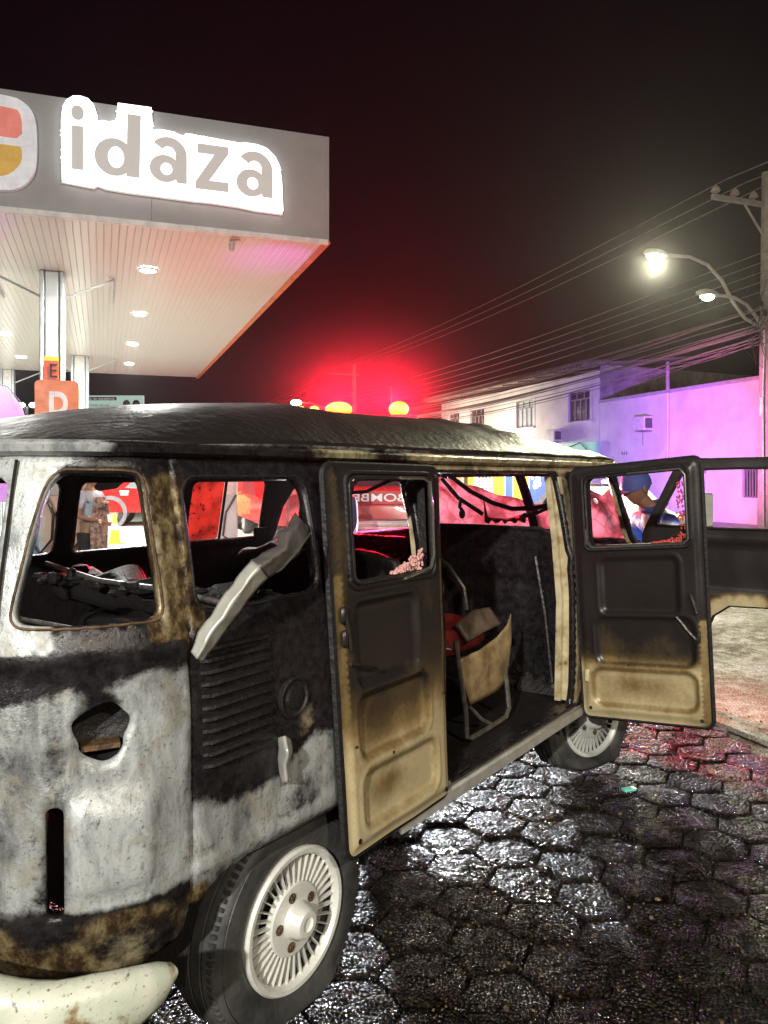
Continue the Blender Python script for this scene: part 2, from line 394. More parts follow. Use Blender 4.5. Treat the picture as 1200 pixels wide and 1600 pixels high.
def soot_metal():
    m, nt, b = new_mat('scorched_bodywork')
    at = nd(nt, 'ShaderNodeAttribute', attribute_name='burn'); sp = nd(nt, 'ShaderNodeSeparateColor'); nt.links.new(at.outputs[0], sp.inputs[0])
    nA = noise_tex(nt, 9, 7, .62, dist=.6); nB = noise_tex(nt, 34, 5, .7); nC = noise_tex(nt, 4, 4, .5, stretch=(1, 1, .35)); nD = noise_tex(nt, 110, 4, .7)
    def thr(ch, w=.16, amp=.9):
        s = math_n(nt, 'ADD', ch, math_n(nt, 'MULTIPLY', math_n(nt, 'SUBTRACT', math_n(nt, 'ADD', math_n(nt, 'MULTIPLY', nA.outputs[0], .5), math_n(nt, 'ADD', math_n(nt, 'MULTIPLY', nB.outputs[0], .33), math_n(nt, 'MULTIPLY', nD.outputs[0], .17))), .5), amp))
        mr = nd(nt, 'ShaderNodeMapRange', interpolation_type='SMOOTHSTEP'); nt.links.new(s, mr.inputs[0]); mr.inputs[1].default_value = .5-w; mr.inputs[2].default_value = .5+w
        return mr.outputs[0]
    ash, rust, cream = thr(sp.outputs[0], .19, 1.45), thr(sp.outputs[1], .15, 1.1), thr(sp.outputs[2], .2)
    black = ramp(nt, nB.outputs[0], [(.4, (.010, .008, .009)), (.7, (.034, .030, .032))])
    nS = noise_tex(nt, 11, 7, .66, stretch=(1, 1, .28), dist=.4)
    mixn = math_n(nt, 'ADD', math_n(nt, 'MULTIPLY', nC.outputs[0], .45), math_n(nt, 'MULTIPLY', nS.outputs[0], .55))
    ashc = ramp(nt, mixn, [(.34, (.05, .052, .058)), (.42, (.20, .205, .20)), (.49, (.40, .415, .41)), (.54, (.52, .54, .53)), (.60, (.26, .275, .285)), (.68, (.10, .10, .11))])
    ashc = mixc(nt, ramp(nt, nA.outputs[0], [(.54, 0), (.64, .5)]), ashc, (.27, .24, .16)); ashc = mixc(nt, ramp(nt, nB.outputs[0], [(.30, .8), (.42, 0)]), ashc, (.07, .07, .075))
    ashc = mixc(nt, ramp(nt, nD.outputs[0], [(.58, 0), (.66, .55)]), ashc, (.05, .04, .03))
    nR = noise_tex(nt, 19, 9, .72, stretch=(1, 1, .6), dist=.15)
    rustc = ramp(nt, nR.outputs[0], [(.36, (.016, .011, .008)), (.46, (.06, .036, .017)), (.53, (.15, .105, .048)), (.60, (.25, .20, .105)), (.70, (.07, .042, .018))])
    crc = ramp(nt, nA.outputs[0], [(.3, (.30, .22, .11)), (.6, (.62, .54, .33))])
    c = mixc(nt, ash, black, ashc); c = mixc(nt, rust, c, rustc); c = mixc(nt, cream, c, crc)
    nt.links.new(c, b.inputs['Base Color'])
    nt.links.new(math_n(nt, 'ADD', ramp(nt, nA.outputs[0], [(.35, .16), (.65, .38)]), math_n(nt, 'MULTIPLY', ash, .14)), b.inputs['Roughness'])
    b.inputs['Metallic'].default_value = .25
    h = math_n(nt, 'ADD', math_n(nt, 'MULTIPLY', nA.outputs[0], .8), math_n(nt, 'MULTIPLY', nD.outputs[0], .35))
    h = math_n(nt, 'ADD', h, math_n(nt, 'MULTIPLY', ash, .22))
    bump(nt, b, h, .30, .015)
    return m
m_burn = soot_metal()
m_soot = M('sooty_interior', (.020, .016, .015), .42, .1, var=.5, scale=8, bmp=.5, bscale=30)
m_black = M('charred_black', (.012, .010, .010), .55, bmp=.6, bscale=50)
m_rubber = M('tyre_rubber', (.085, .082, .076), .5, var=.3, col2=(.022, .022, .022), scale=5, bmp=.25, bscale=60)
m_rimw = M('pale_alloy', (.80, .79, .72), .35, .15, var=.2, scale=14, bmp=.08, bscale=90)
m_rimd = M('rim_inside', (.035, .033, .03), .5, .3)
m_chrome = M('dulled_chrome', (.75, .73, .68), .22, .9, var=.4, scale=30)
m_cream = M('cream_paint', (.62, .55, .36), .35, var=.35, scale=7, bmp=.15, bscale=40, col2=(.40, .31, .16))
m_silver = M('bent_bare_metal', (.62, .61, .54), .4, .35, var=.35, scale=9, bmp=.1, bscale=50)
m_tube = M('burnt_steel_tube', (.07, .06, .055), .35, .6, var=.5, scale=20, bmp=.3)
m_rusty = M('rusty_metal', (.16, .09, .04), .6, .2, var=.7, scale=22, bmp=.6, bscale=60)

def burn_right(u, z):
    n = nz(u*5, z*5, 2.3)*.5; ash = rust = cream = 0.
    if u > 2.84:
        if z < 1.215:
            ash = .74+.24*math.exp(-((u-3.0)/.17)**2)
            ash *= sm(.61, .665, z+.03*n)*(1-sm(1.13, 1.20, z+.15*(u-2.95))); ash += .28*nz(u*6, z*3, 7.7)
            ash -= .75*math.exp(-((u-3.06)/.055)**2-((z-1.10)/.05)**2)
            ash -= .36*math.exp(-((u-3.165)/.035)**2-((z-.80)/.22)**2)
            ash -= .4*math.exp(-((u-2.875)/.05)**2-((z-1.15)/.05)**2); ash -= .22*math.exp(-((u-3.15)/.03)**2-((z-1.0)/.10)**2); ash -= .5*math.exp(-((u-3.0)/.07)**2-((z-.895-.1*(u-3.0))/.010)**2)
            if u > 3.24: ash = min(ash, .60)
            rust = (.56+.35*nz(u*7, z*10, 4.4))*(1-sm(.60, .655, z+.03*n))+.50*math.exp(-((u-3.165)/.03)**2-((z-1.0)/.09)**2)
            rust += .42*math.exp(-((u-2.99)/.06)**2-((z-.86)/.05)**2)+.34*math.exp(-((u-2.87)/.03)**2-((z-.95)/.12)**2)
            cream = .44*(1-sm(.56, .62, z))*math.exp(-((u-3.0)/.12)**2)  # cream patch also painted in for the glossy highlights on the valance
        else:
            ash = .95*sm(3.16, 3.19, u)+.7*sm(1.635, 1.66, z)*sm(3.02, 3.12, u)+.46*math.exp(-((u-3.2)/.12)**2)*(1-sm(1.22, 1.27, z))
            rust = .88*(1-sm(2.935, 2.965, u))*(1-sm(1.58, 1.68, z))
            cream = .55*math.exp(-((u-2.90)/.02)**2)*(1-sm(1.45, 1.66, z))
    else:
        if u > 2.0:
            edge = .84+.05*math.sin(u*9)+.12*(2.5-u)
            ash = .74*math.exp(-((z-edge+.03)/.05)**2)*sm(2.3, 2.42, u)+.46*(1-sm(edge-.06, edge, z))
            ash += .45*math.exp(-((z-.655)/.012)**2)+.55*math.exp(-((u-2.31)/.04)**2-((z-.72)/.08)**2)
            cream = .5*math.exp(-((u-2.43)/.05)**2-((z-.93)/.08)**2)
            rust = .72*(1-sm(.60, .64, z))*sm(2.74, 2.8, u)+.75*sm(2.76, 2.80, u)*sm(1.16, 1.3, z)*(1-sm(1.58, 1.68, z))
        elif u < .42 and u > -.2: cream = .75*sm(.3, .34, u)*(1-.4*sm(1.3, 1.6, z))
        if z > 1.645 and u < 1.7: cream = max(cream, .62+n*.5)
        if z > 1.655 and 2.0 < u < 2.6: cream = .42
        if z < .475 and u < 1.9: ash = .75; cream = .5
    return max(0, ash), max(0, rust), max(0, cream)
def burn_left(u, z):
    return (.25, .1, 0.)
def chaikin(P, n=2):
    for _ in range(n):
        P = [q for i in range(len(P)) for q in ((P[i][0]*.75+P[(i+1) % len(P)][0]*.25, P[i][1]*.75+P[(i+1) % len(P)][1]*.25), (P[i][0]*.25+P[(i+1) % len(P)][0]*.75, P[i][1]*.25+P[(i+1) % len(P)][1]*.75))]
    return P
# outlines in (u, z)
def side_outline():
    arch_r = [(2.80, .42), (2.795, .52), (2.745, .60), (2.66, .62), (2.3, .615), (2.12, .60), (2.03, .54), (1.99, .42)]
    arch_f = [(.36, .42), (.34, .52), (.25, .60), (.12, .63), (-.12, .63), (-.25, .60), (-.34, .52), (-.36, .42)]
    o = [(UF, .44), (UF, GZ), (-.6, GZ), (.5, GZ), (1.6, GZ), (2.75, GZ), (UR, GZ), (UR, .47), (3.2, .465), (3.0, .44), (2.86, .50), (2.84, .56)]
    return o+[(2.80, .575), (2.745, .61), (2.66, .625), (2.3, .62), (2.12, .60), (2.03, .54), (1.99, .42)]+arch_f
cargo_hole = rrect(.44, 1.66, .475, 1.64, .045)
cab_hole = [(-.62, 1.0), (-.60, .72), (-.40, .70), (-.1, .70), (.22, .72), (.26, .8), (.27, 1.2), (.235, 1.60), (.20, 1.63), (-.36, 1.63), (-.42, 1.58), (-.60, 1.2)]
rear_side = rrect(2.345, 2.805, 1.285, 1.615, .05)
third_side = [(1.76, 1.31), (1.80, 1.285), (2.22, 1.285), (2.262, 1.34), (2.29, 1.58), (2.25, 1.615), (1.79, 1.615), (1.76, 1.59)]
third_side = chaikin(third_side, 1)
corner = chaikin([(2.97, 1.282), (3.2, 1.282), (3.268, 1.29), (3.262, 1.36), (3.225, 1.55), (3.19, 1.632), (3.09, 1.63), (2.99, 1.63), (2.932, 1.622), (2.93, 1.53), (2.912, 1.36), (2.908, 1.284)])
hatch_half = [(3.345, 1.295), (3.375, 1.27), (UR-.005, 1.27), (UR-.005, 1.62), (3.35, 1.62), (3.32, 1.60), (3.325, 1.45)]
wind = [(UF+.03, 1.22), (-.72, 1.22), (-.69, 1.27), (-.66, 1.58), (-.69, 1.63), (UF+.03, 1.64)]
lamp_hole = [(3.0+.066*(1+.15*math.sin(5*t))*math.cos(t)*.95+.062, 1.04+.066*(1+.12*math.sin(3*t+1))*math.sin(t)) for t in [2*PI*k/18 for k in range(18)]]
gap = rrect(3.142, 3.182, .63, .885, .018)
right_body = sheet_obj('right_body_side', *sheet(side_outline(), [cargo_hole, cab_hole, rear_side, third_side, corner, hatch_half, wind, chaikin(lamp_hole, 1), gap], .022, [(2.829, .60, 2.829, 1.68), (2.838, .60, 2.838, 1.68), (2.847, .60, 2.847, 1.68)]),
          lambda u, z: body(u, z), [m_burn, m_soot], van, burn_right, .028, -1, flip=True)
W1, W2, W3 = rrect(.95, 1.49, 1.285, 1.60, .035), rrect(1.56, 2.12, 1.285, 1.60, .035), rrect(2.205, 2.80, 1.285, 1.60, .045)
WC = [(.84, 1.26), (.84, 1.50), (.80, 1.585), (.70, 1.60)]
cab_win = [(-.58, 1.25), (.14, 1.25), (.17, 1.28), (.16, 1.57), (.12, 1.60), (-.34, 1.60), (-.40, 1.56)]
slot = [(.62, 1.30), (.60, 1.27), (.84, 1.20), (.85, 1.24), (.80, 1.45), (.72, 1.57), (.66, 1.575), (.63, 1.5)]
left_body = sheet_obj('left_body_side', *sheet(side_outline(), [cab_win, W1, W2, W3, corner, hatch_half, wind, slot], .035),
          lambda u, z: body(u, z, -1), [m_burn, m_soot], van, burn_left, .03, -1)
# roof
def roof_pt(a0, k, ang_pt):
    return
outl = [body(u, GZ) for u in [UF+(UR-UF)*i/90 for i in range(91)]]
full = outl+[Vector((p.x, -p.y, p.z)) for p in outl[-2:0:-1]]
NRG = 26; V = []; F = []; n = len(full); attr = []
for j in range(NRG+1):
    k = 1-(j/NRG)
    for p in full:
        cx = 1.25; sp = .75*(1-k)   # rings shrink towards a spine
        x = cx+(p.x-cx)*k; y = p.y*k
        z = GZ+.012+.180*(1-k**3.2)-.035*sm(2.3, 3.35, x)
        ft = sm(.9, -.5, x)
        z -= .055*ft*(1-k**3)
        z += (.012+.02*ft)*nz(x*2.2, y*2.2, 3)*min(1, (1-k)*6)+.016*nz(x*6, y*6, 8)*min(1, (1-k)*8)*(.35+ft)
        z += .045*abs(nz(x*3.5+y*2, y*6, 12))*sm(1.6, .2, x)*min(1, (1-k)*8)
        V.append((x, y, z)); attr.append((.45+.6*nz(x*1.1, y*1.4, 4)+.22*sm(1.8, 2.9, x)-.35*math.exp(-((x-2.45)/.35)**2-((y-.62)/.17)**2), .34*ft, .25+.35*ft))  # ash patches, paler at the rear to imitate white reflections on the roof
for j in range(NRG):
    for i in range(n): F.append((j*n+i, j*n+(i+1) % n, (j+1)*n+(i+1) % n, (j+1)*n+i))
me = bpy.data.meshes.new('roof'); me.from_pydata(V, [], F); me.materials.append(m_burn); me.materials.append(m_soot)
ca = me.color_attributes.new('burn', 'FLOAT_COLOR', 'POINT')
for i, c in enumerate(attr): ca.data[i].color = (max(0, c[0]), c[1], c[2], 1)
for p in me.polygons: p.use_smooth = True
roof = bpy.data.objects.new('roof', me); C.objects.link(roof); roof.parent = van
md = roof.modifiers.new('t', 'SOLIDIFY'); md.thickness = .02; md.offset = -1; md.material_offset = 1
# gutter: strip that stands out from the roof edge
mb = MB(); GL = []
for i in range(0, 91):
    u = UF+(UR-UF)*i/90; (a, w), (na, nw) = plan(u); p = body(u, GZ); GL.append((p, Vector((na, nw, 0))))
prof = [(-.004, -.018), (.012, -.020), (.034, -.010), (.040, .006), (.034, .012), (.022, .006), (.010, .016), (-.004, .020)]
for side in (1, -1):
    rows = [[(p+nv*d+Vector((0, 0, h))) for d, h in prof] for p, nv in GL]
    if side < 0: rows = [[Vector((q.x, -q.y, q.z)) for q in r] for r in rows]
    V = [q for r in rows for q in r]; m_ = len(prof)
    mb.add(V, [(i*m_+k, i*m_+k+1, (i+1)*m_+k+1, (i+1)*m_+k) for i in range(90) for k in range(m_-1)])
g = mb.build('rain_gutter', m_burn, van)
ca = g.data.color_attributes.new('burn', 'FLOAT_COLOR', 'POINT')
for i, v in enumerate(g.data.vertices):
    x = v.co.x; f = .5+.6*nz(x*3, v.co.y*3, 1)
    ca.data[i].color = (.9*sm(2.95, 3.05, x)+.2, .1, .6*(1-sm(1.75, 1.9, x))+.55*math.exp(-((x-2.15)/.22)**2)+f*.1, 1)
# windscreen surround crossbars / inner structure
mb = MB()
mb.box((1.0, 0, .43), (2.9, 1.50, .03)); mb.box((.95, 0, .465), (1.6, 1.56, .035))
mb.box((2.52, 0, .86), (1.05, 1.30, .03)); mb.box((1.99, 0, .66), (.03, 1.5, .42))
mb.build('cabin_floor', m_soot, van, smooth=False)
mb = MB(); mb.box((1.2, .38, .36), (3.2, .07, .10)); mb.box((1.2, -.38, .36), (3.2, .07, .10)); mb.box((0, 0, .32), (.12, 1.3, .12)); mb.box((2.4, 0, .34), (.5, .5, .3))
mb.build('chassis', m_black, van, smooth=False)
mb = MB()
def bh(y, z, d): return Vector((.30+d, y, z))
mb.build  # bulkhead behind the cab: sheet with pressed ribs
bo = [(-.80, .48), (.80, .48), (.80, 1.20), (.76, 1.30), (.66, 1.345), (.2, 1.335), (-.12, 1.335), (-.2, 1.30), (-.25, 1.26), (-.80, 1.26)]
bulk = sheet_obj('bulkhead', *sheet(bo, [], .03), lambda y, z: Vector((.30+.012*math.exp(-((z-.80)/.02)**2)-.015*math.exp(-((z-1.05)/.02)**2)+.01*sm(.62, .66, abs(y))+.006*nz(y*4, z*4, 1), y, z)),
          m_burn, van, lambda y, z: (.12+.12*nz(y*3, z*3, 2), .25, .36*sm(.80, .5, z)*sm(-.1, .4, y)), .02, 0)
mb = MB(); mb.tube([(.31, -.2, 1.27), (.31, -.12, 1.34), (.31, .2, 1.345), (.31, .62, 1.345), (.31, .74, 1.30), (.31, .78, 1.18)], .012, 6)
mb.tube([(.33, .60, 1.20), (.34, .66, .9), (.34, .70, .55)], .01, 6); mb.build('bulkhead_rail', m_tube, van)
# pillars of the cargo opening (cream where the fire spared the paint)
def strip_quad(pts_w, width, depth, name, mat):   # swept rectangular section along van-local points
    mb = MB(); V = []; m2 = len(pts_w)
    for p in pts_w:
        p = Vector(p); V += [p+Vector((-width/2, -depth/2, 0)), p+Vector((width/2, -depth/2, 0)), p+Vector((width/2, depth/2, 0)), p+Vector((-width/2, depth/2, 0))]
    F = [(0, 1, 2, 3), tuple(4*(m2-1)+k for k in (3, 2, 1, 0))]
    for i in range(m2-1): F += [(4*i+k, 4*i+(k+1) % 4, 4*i+4+(k+1) % 4, 4*i+4+k) for k in range(4)]
    mb.add(V, F); return mb.build(name, mat, van, smooth=False)
def m_pillar():
    m, nt, b = new_mat('scorched_cream_pillar')
    n1 = noise_tex(nt, 9, 5, .6); c = ramp(nt, n1.outputs[0], [(.34, (.10, .07, .04)), (.44, (.42, .33, .18)), (.6, (.60, .52, .33))])
    nt.links.new(c, b.inputs['Base Color']); b.inputs['Roughness'].default_value = .38; bump(nt, b, n1.outputs[0], .3, .01); return m
m_pil = m_pillar()
strip_quad([(.42, .80, .50), (.42, .81, 1.0), (.42, .795, 1.3), (.42, .75, 1.62)], .035, .05, 'hinge_pillar', m_pil)
strip_quad([(.455, .78, .50), (.455, .79, 1.0), (.455, .765, 1.3), (.455, .725, 1.62)], .02, .03, 'inner_pillar', m_pil)
strip_quad([(1.69, .775, .50), (1.69, .79, 1.0), (1.69, .77, 1.3), (1.69, .73, 1.62)], .04, .05, 'lock_pillar', m_pil)
mb = MB(); mb.box((1.0, .825, .482), (1.20, .07, .012)); 
for k in range(9): mb.bbox((.5+k*.125+random.uniform(-.03, .03), .845, .492), (random.uniform(.03, .09), .012, .008), .003)
mb.build('step_tread', m_burn, van, smooth=False)
mb = MB(); mb.bbox((1.17, .868, .445), (1.60, .022, .055), .008); mb.build('sill', m_silver, van)
# mirror-side hinges
for z in (.62, 1.12):
    mb = MB(); mb.lathe([(.016, -.045), (.016, .045)], 10, Matrix.Translation((.352, .875, z))); mb.bbox((.34, .86, z), (.05, .04, .05), .008); mb.build('door_hinge', m_black, van)
# engine louvres, fuel cap
for k in range(11):
    z = 1.185-k*.0288; mb = MB()
    u0, u1 = 2.565, 2.812; P0 = []
    for u in (u0, u0+.02, u0+.09, u0+.17, u1-.02, u1):
        c = body(u, z); e_ = .15 if u in (u0, u1) else 1
        P0.append([c+Vector((0, -.004, -.004)), c+Vector((0, .016*e_, .001)), c+Vector((0, .013*e_, .009)), c+Vector((0, -.004, .013))])
    V = [q for r in P0 for q in r]
    mb.add(V, [(4*i+j, 4*i+j+1, 4*i+5+j, 4*i+4+j) for i in range(5) for j in range(3)]+[(0, 1, 2, 3), (20, 21, 22, 23)])
    mb.build('louvre', m_black, van)
mb = MB(); Rm = Matrix.Translation(body(2.487, 1.0)+Vector((0, .001, 0))) @ Matrix.Rotation(-PI/2, 4, 'X')
mb.lathe([(.058, -.002), (.058, .008), (.052, .011), (.047, .004), (.032, .004), (.030, .012), (.012, .014), (.0001, .014)], 28, Rm); mb.build('fuel_flap', m_black, van)
# tail lamp hole: burnt cup and broken lens
lampc = body(3.062, 1.04); nrm = Vector((plan(3.062)[1][0], plan(3.062)[1][1], 0))
RT = Matrix.Translation(lampc) @ nrm.to_track_quat('Z', 'Y').to_matrix().to_4x4()
mb = MB(); mb.lathe([(.075, -.02), (.07, -.06), (.03, -.075), (.0001, -.075)], 20, RT); mb.build('tail_lamp_cup', m_black, van)
mb = MB(); mb.box(lampc-nrm*.035+Vector((0, 0, -.042)), (.05, .085, .012), rot=nrm.to_track_quat('X', 'Z').to_matrix()); mb.build('melted_lens', m_rusty, van)
# torn metal: diagonal peeled strip across the side window, curled flap below
def ribbon(name, rows, mat, th=.004):
    def up(L, m): return [L[i].lerp(L[i+1], j/m) for i in range(len(L)-1) for j in range(m)]+[L[-1]]
    rows = [up(r, 5) for r in rows]; cols = [up([r[c] for r in rows], 7) for c in range(len(rows[0]))]; rows = [[c[i] for c in cols] for i in range(len(cols[0]))]
    cr = .25 if name.startswith('seat') else 1
    rows = [[p+Vector((0, nz(p.x*9, p.z*9, 1)*.012+nz(p.x*34, p.z*34, 5)*.004, nz(p.x*25, p.z*25, 3)*.006))*cr for p in r] for r in rows]
    me = bpy.data.meshes.new(name); k = len(rows[0]); V = [tuple(p) for r in rows for p in r]
    me.from_pydata(V, [], [(i*k+j, i*k+j+1, (i+1)*k+j+1, (i+1)*k+j) for i in range(len(rows)-1) for j in range(k-1)])
    me.materials.append(mat); o = bpy.data.objects.new(name, me); C.objects.link(o); o.parent = van
    for p in me.polygons: p.use_smooth = True
    md = o.modifiers.new('t', 'SOLIDIFY'); md.thickness = th; return o
def rib_world(rows_px):
    out = []
    for r in rows_px: out.append([VL(((x-600)/1200*Y, Y, EYE-(y-745)/1200*Y)) for x, y, Y in r])
    return out
ribbon('peeled_window_trim', rib_world([
    [(297, 1018, 1.84), (306, 1030, 1.82), (318, 1034, 1.85)], [(309, 988, 1.85), (322, 1000, 1.82), (336, 1010, 1.86)],
    [(352, 925, 1.88), (366, 936, 1.85), (382, 946, 1.90)], [(392, 876, 1.93), (405, 886, 1.90), (420, 903, 1.95)]]), m_silver, .0025)
ribbon('crumpled_trim_end', rib_world([
    [(391, 875, 1.935), (405, 885, 1.905), (421, 903, 1.955)], [(412, 864, 1.99), (428, 870, 1.94), (446, 888, 2.02)],
    [(436, 852, 2.04), (448, 858, 1.98), (466, 868, 2.07)], [(434, 830, 2.10), (452, 832, 2.04), (476, 846, 2.12)], [(446, 824, 2.16), (462, 820, 2.10), (482, 832, 2.17)], [(462, 800, 2.22), (470, 808, 2.18), (484, 826, 2.21)]]),
    M('grey_folded_trim', (.20, .18, .165), .45, .35, var=.5, scale=12, bmp=.25), .005)
mb = MB(); mb.tube([VL(((x-600)/1200*Y, Y, EYE-(y-745)/1200*Y)) for x, y, Y in [(406, 906, 1.93), (438, 890, 2.0), (464, 862, 2.05), (486, 832, 2.15)]], [.002, .004, .005, .002], 5); mb.build('bright_torn_edge', m_chrome, van)
ribbon('curled_flap', rib_world([
    [(437, 1155, 2.12), (446, 1152, 2.09), (456, 1156, 2.12)], [(436, 1175, 2.12), (448, 1172, 2.06), (457, 1176, 2.12)],
    [(438, 1200, 2.12), (447, 1198, 2.07), (453, 1201, 2.10)], [(442, 1224, 2.12), (449, 1222, 2.08), (455, 1222, 2.10)]]), m_silver, .003)
# bumper: a curved pressed blade round the rear corner
def bumper():
    mb = MB(); rows = []
    us = [2.935+(UR-2.935)*i/34 for i in range(35)]
    pr = [(-.01, .070), (.02, .085), (.048, .075), (.062, .04), (.064, 0), (.058, -.05), (.035, -.085), (.0, -.085)]
    pts = [(plan(u)[0], plan(u)[1], min(1, .14+1.0*math.sqrt(max(0, (u-2.935)/.20))), u) for u in us]
    pts += [((p[0][0], -p[0][1]), (p[1][0], -p[1][1]), p[2], p[3]) for p in pts[-2::-1]]
    for (c, nv, t, u_) in pts:
        zc = .472+.035*(1-t)+.055*sm(3.12, 3.40, u_)-.04*sm(3.5, 3.9, u_)
        rows.append([Vector((c[0]+nv[0]*(.075+d*(.4+.6*t)), c[1]+nv[1]*(.075+d*(.4+.6*t))*1, zc+h*t+.004*nz(c[0]*4, c[1]*4, h*9))) for d, h in pr])
    V = [q for r in rows for q in r]; k = len(pr)
    mb.add(V, [(i*k+j, i*k+j+1, (i+1)*k+j+1, (i+1)*k+j) for i in range(len(rows)-1) for j in range(k-1)]+[tuple(range(k)), tuple((len(rows)-1)*k+j for j in range(k))])
    m, nt, b = new_mat('cream_bumper'); n1 = noise_tex(nt, 5, 6, .6, dist=.5); n2 = noise_tex(nt, 75, 6)
    c = ramp(nt, n1.outputs[0], [(.41, (.03, .022, .014)), (.455, (.26, .18, .09)), (.50, (.50, .53, .42)), (.7, (.70, .68, .57))]); c = mixc(nt, ramp(nt, n2.outputs[0], [(.6, 0), (.68, .8)]), c, (.06, .04, .02))
    nt.links.new(c, b.inputs['Base Color']); b.inputs['Roughness'].default_value = .32; bump(nt, b, n2.outputs[0], .15, .01)
    mb.build('rear_bumper', m, van, angle=50)
bumper()
mb = MB()
for w in (.35, -.35, .62): mb.box((3.3, w, .44), (.16, .04, .05))
mb.build('bumper_bracket', m_black, van, smooth=False)

# wheels: tyre (slack at the bottom) > rim
def make_wheel(a, side, slack, full=True):
    wy = .80*side; R = .322; zc = .312 if a > 1 else .30
    T = Matrix.Translation((a, wy, zc)) @ Matrix.Rotation(-PI/2*side, 4, 'X')
    if a < 1: T = Matrix.Translation((a, .72*side, zc)) @ Matrix.Rotation(math.radians(-22), 4, 'Z') @ Matrix.Translation((0, .09*side, 0)) @ Matrix.Rotation(-PI/2*side, 4, 'X')
    mb = MB()
    prof = [(.205, -.165), (.215, -.185), (.265, -.198), (.305, -.188), (.318, -.168), (.3215, -.155), (.3215, -.148), (.315, -.146), (.315, -.141), (.322, -.139), (.322, -.105), (.315, -.103), (.315, -.097), (.322, -.095),
            (.322, -.060), (.315, -.058), (.315, -.053), (.3215, -.051), (.318, -.035), (.305, -.014), (.292, -.006), (.289, -.010), (.286, -.004), (.255, .002), (.225, -.002), (.210, -.012), (.204, -.018)]
    mb.lathe(prof, 72, T)
    if full:   # tread blocks on the shoulder
        for k in range(90):
            an = 2*PI*k/90; c = T @ Vector((math.cos(an)*.3125, math.sin(an)*.3125, -.026)); rt = (T.to_3x3() @ Matrix.Rotation(an, 3, 'Z'))
            mb.box(c, (.012, .011, .020), rot=rt)
    ty = mb.build('wheel', m_rubber, van, angle=35)
    for v in ty.data.vertices:   # flat bottom with a bulging sidewall
        if v.co.z < .09:
            f = (.09-v.co.z)/.09; v.co.z = .012+(v.co.z+.03)*.62 if v.co.z > -.03 else .012
            v.co.z = max(v.co.z, .006); v.co.y += side*.022*slack*math.sin(min(1, f)*PI)*(1 if (v.co.y-wy)*side > -.08 else -1)
    # rim
    mb = MB(); n = 40
    mb.lathe([(.204, -.022), (.206, -.004), (.200, .004), (.188, .003), (.180, -.006), (.178, -.020), (.182, -.026)], 64, T)
    mb.lathe([(.104, -.030), (.104, -.010), (.100, -.006), (.056, -.003), (.050, .004), (.043, .034), (.036, .042), (.022, .043), (.02, .036), (.0001, .036)], 40, T)
    for k in range(36):
        an = 2*PI*k/36; rt = T.to_3x3() @ Matrix.Rotation(an, 3, 'Z')
        c = T @ Vector((math.cos(an)*.142, math.sin(an)*.142, -.020)); mb.box(c, (.082, .0034, .018), rot=rt)
    rim = mb.build('rim', m_rimw, ty, angle=35)
    mb = MB(); mb.lathe([(.19, -.03), (.178, -.06), (.15, -.085), (.0001, -.085)], 40, T); mb.build('rim_well', m_rimd, ty)
    mb = MB(); mb.lathe([(.165, -.045), (.160, -.035), (.125, -.038), (.12, -.05)], 40, T); mb.build('brake_drum_face', M('worn_drum', (.45, .44, .41), .45, .4, var=.6, scale=6), ty)
    for k in range(5):
        an = 2*PI*k/5+.5+a*.3; c = T @ Matrix.Translation((math.cos(an)*.074, math.sin(an)*.074, 0))
        mb = MB(); mb.lathe([(.0145, -.0035), (.0145, -.0005), (.011, -.0005), (.0105, -.012), (.0001, -.012)], 14, c); mb.lathe([(.009, -.012), (.009, -.002), (.006, .001), (.0001, .001)], 6, c)
        mb.build('wheel_bolt', m_rusty, rim)
    return ty
make_wheel(2.40, 1, 1); make_wheel(0, 1, 1); make_wheel(2.40, -1, .5, False); make_wheel(0, -1, .5, False)
# wheel housings
for a in (2.40, 0):
    for s in (1, -1):
        mb = MB()
        mb.lathe([(.40, -.30), (.385, -.04)], 24, Matrix.Translation((a, .80*s, .30)) @ Matrix.Rotation(-PI/2*s, 4, 'X'))
        mb.lathe([(.39, -.30), (.05, -.30)], 24, Matrix.Translation((a, .80*s, .30)) @ Matrix.Rotation(-PI/2*s, 4, 'X'))
        hs = mb.build('wheel_housing', m_black, van)
        bm = bmesh.new(); bm.from_mesh(hs.data); bmesh.ops.delete(bm, geom=[v for v in bm.verts if v.co.z < .30], context='VERTS'); bm.to_mesh(hs.data); bm.free()

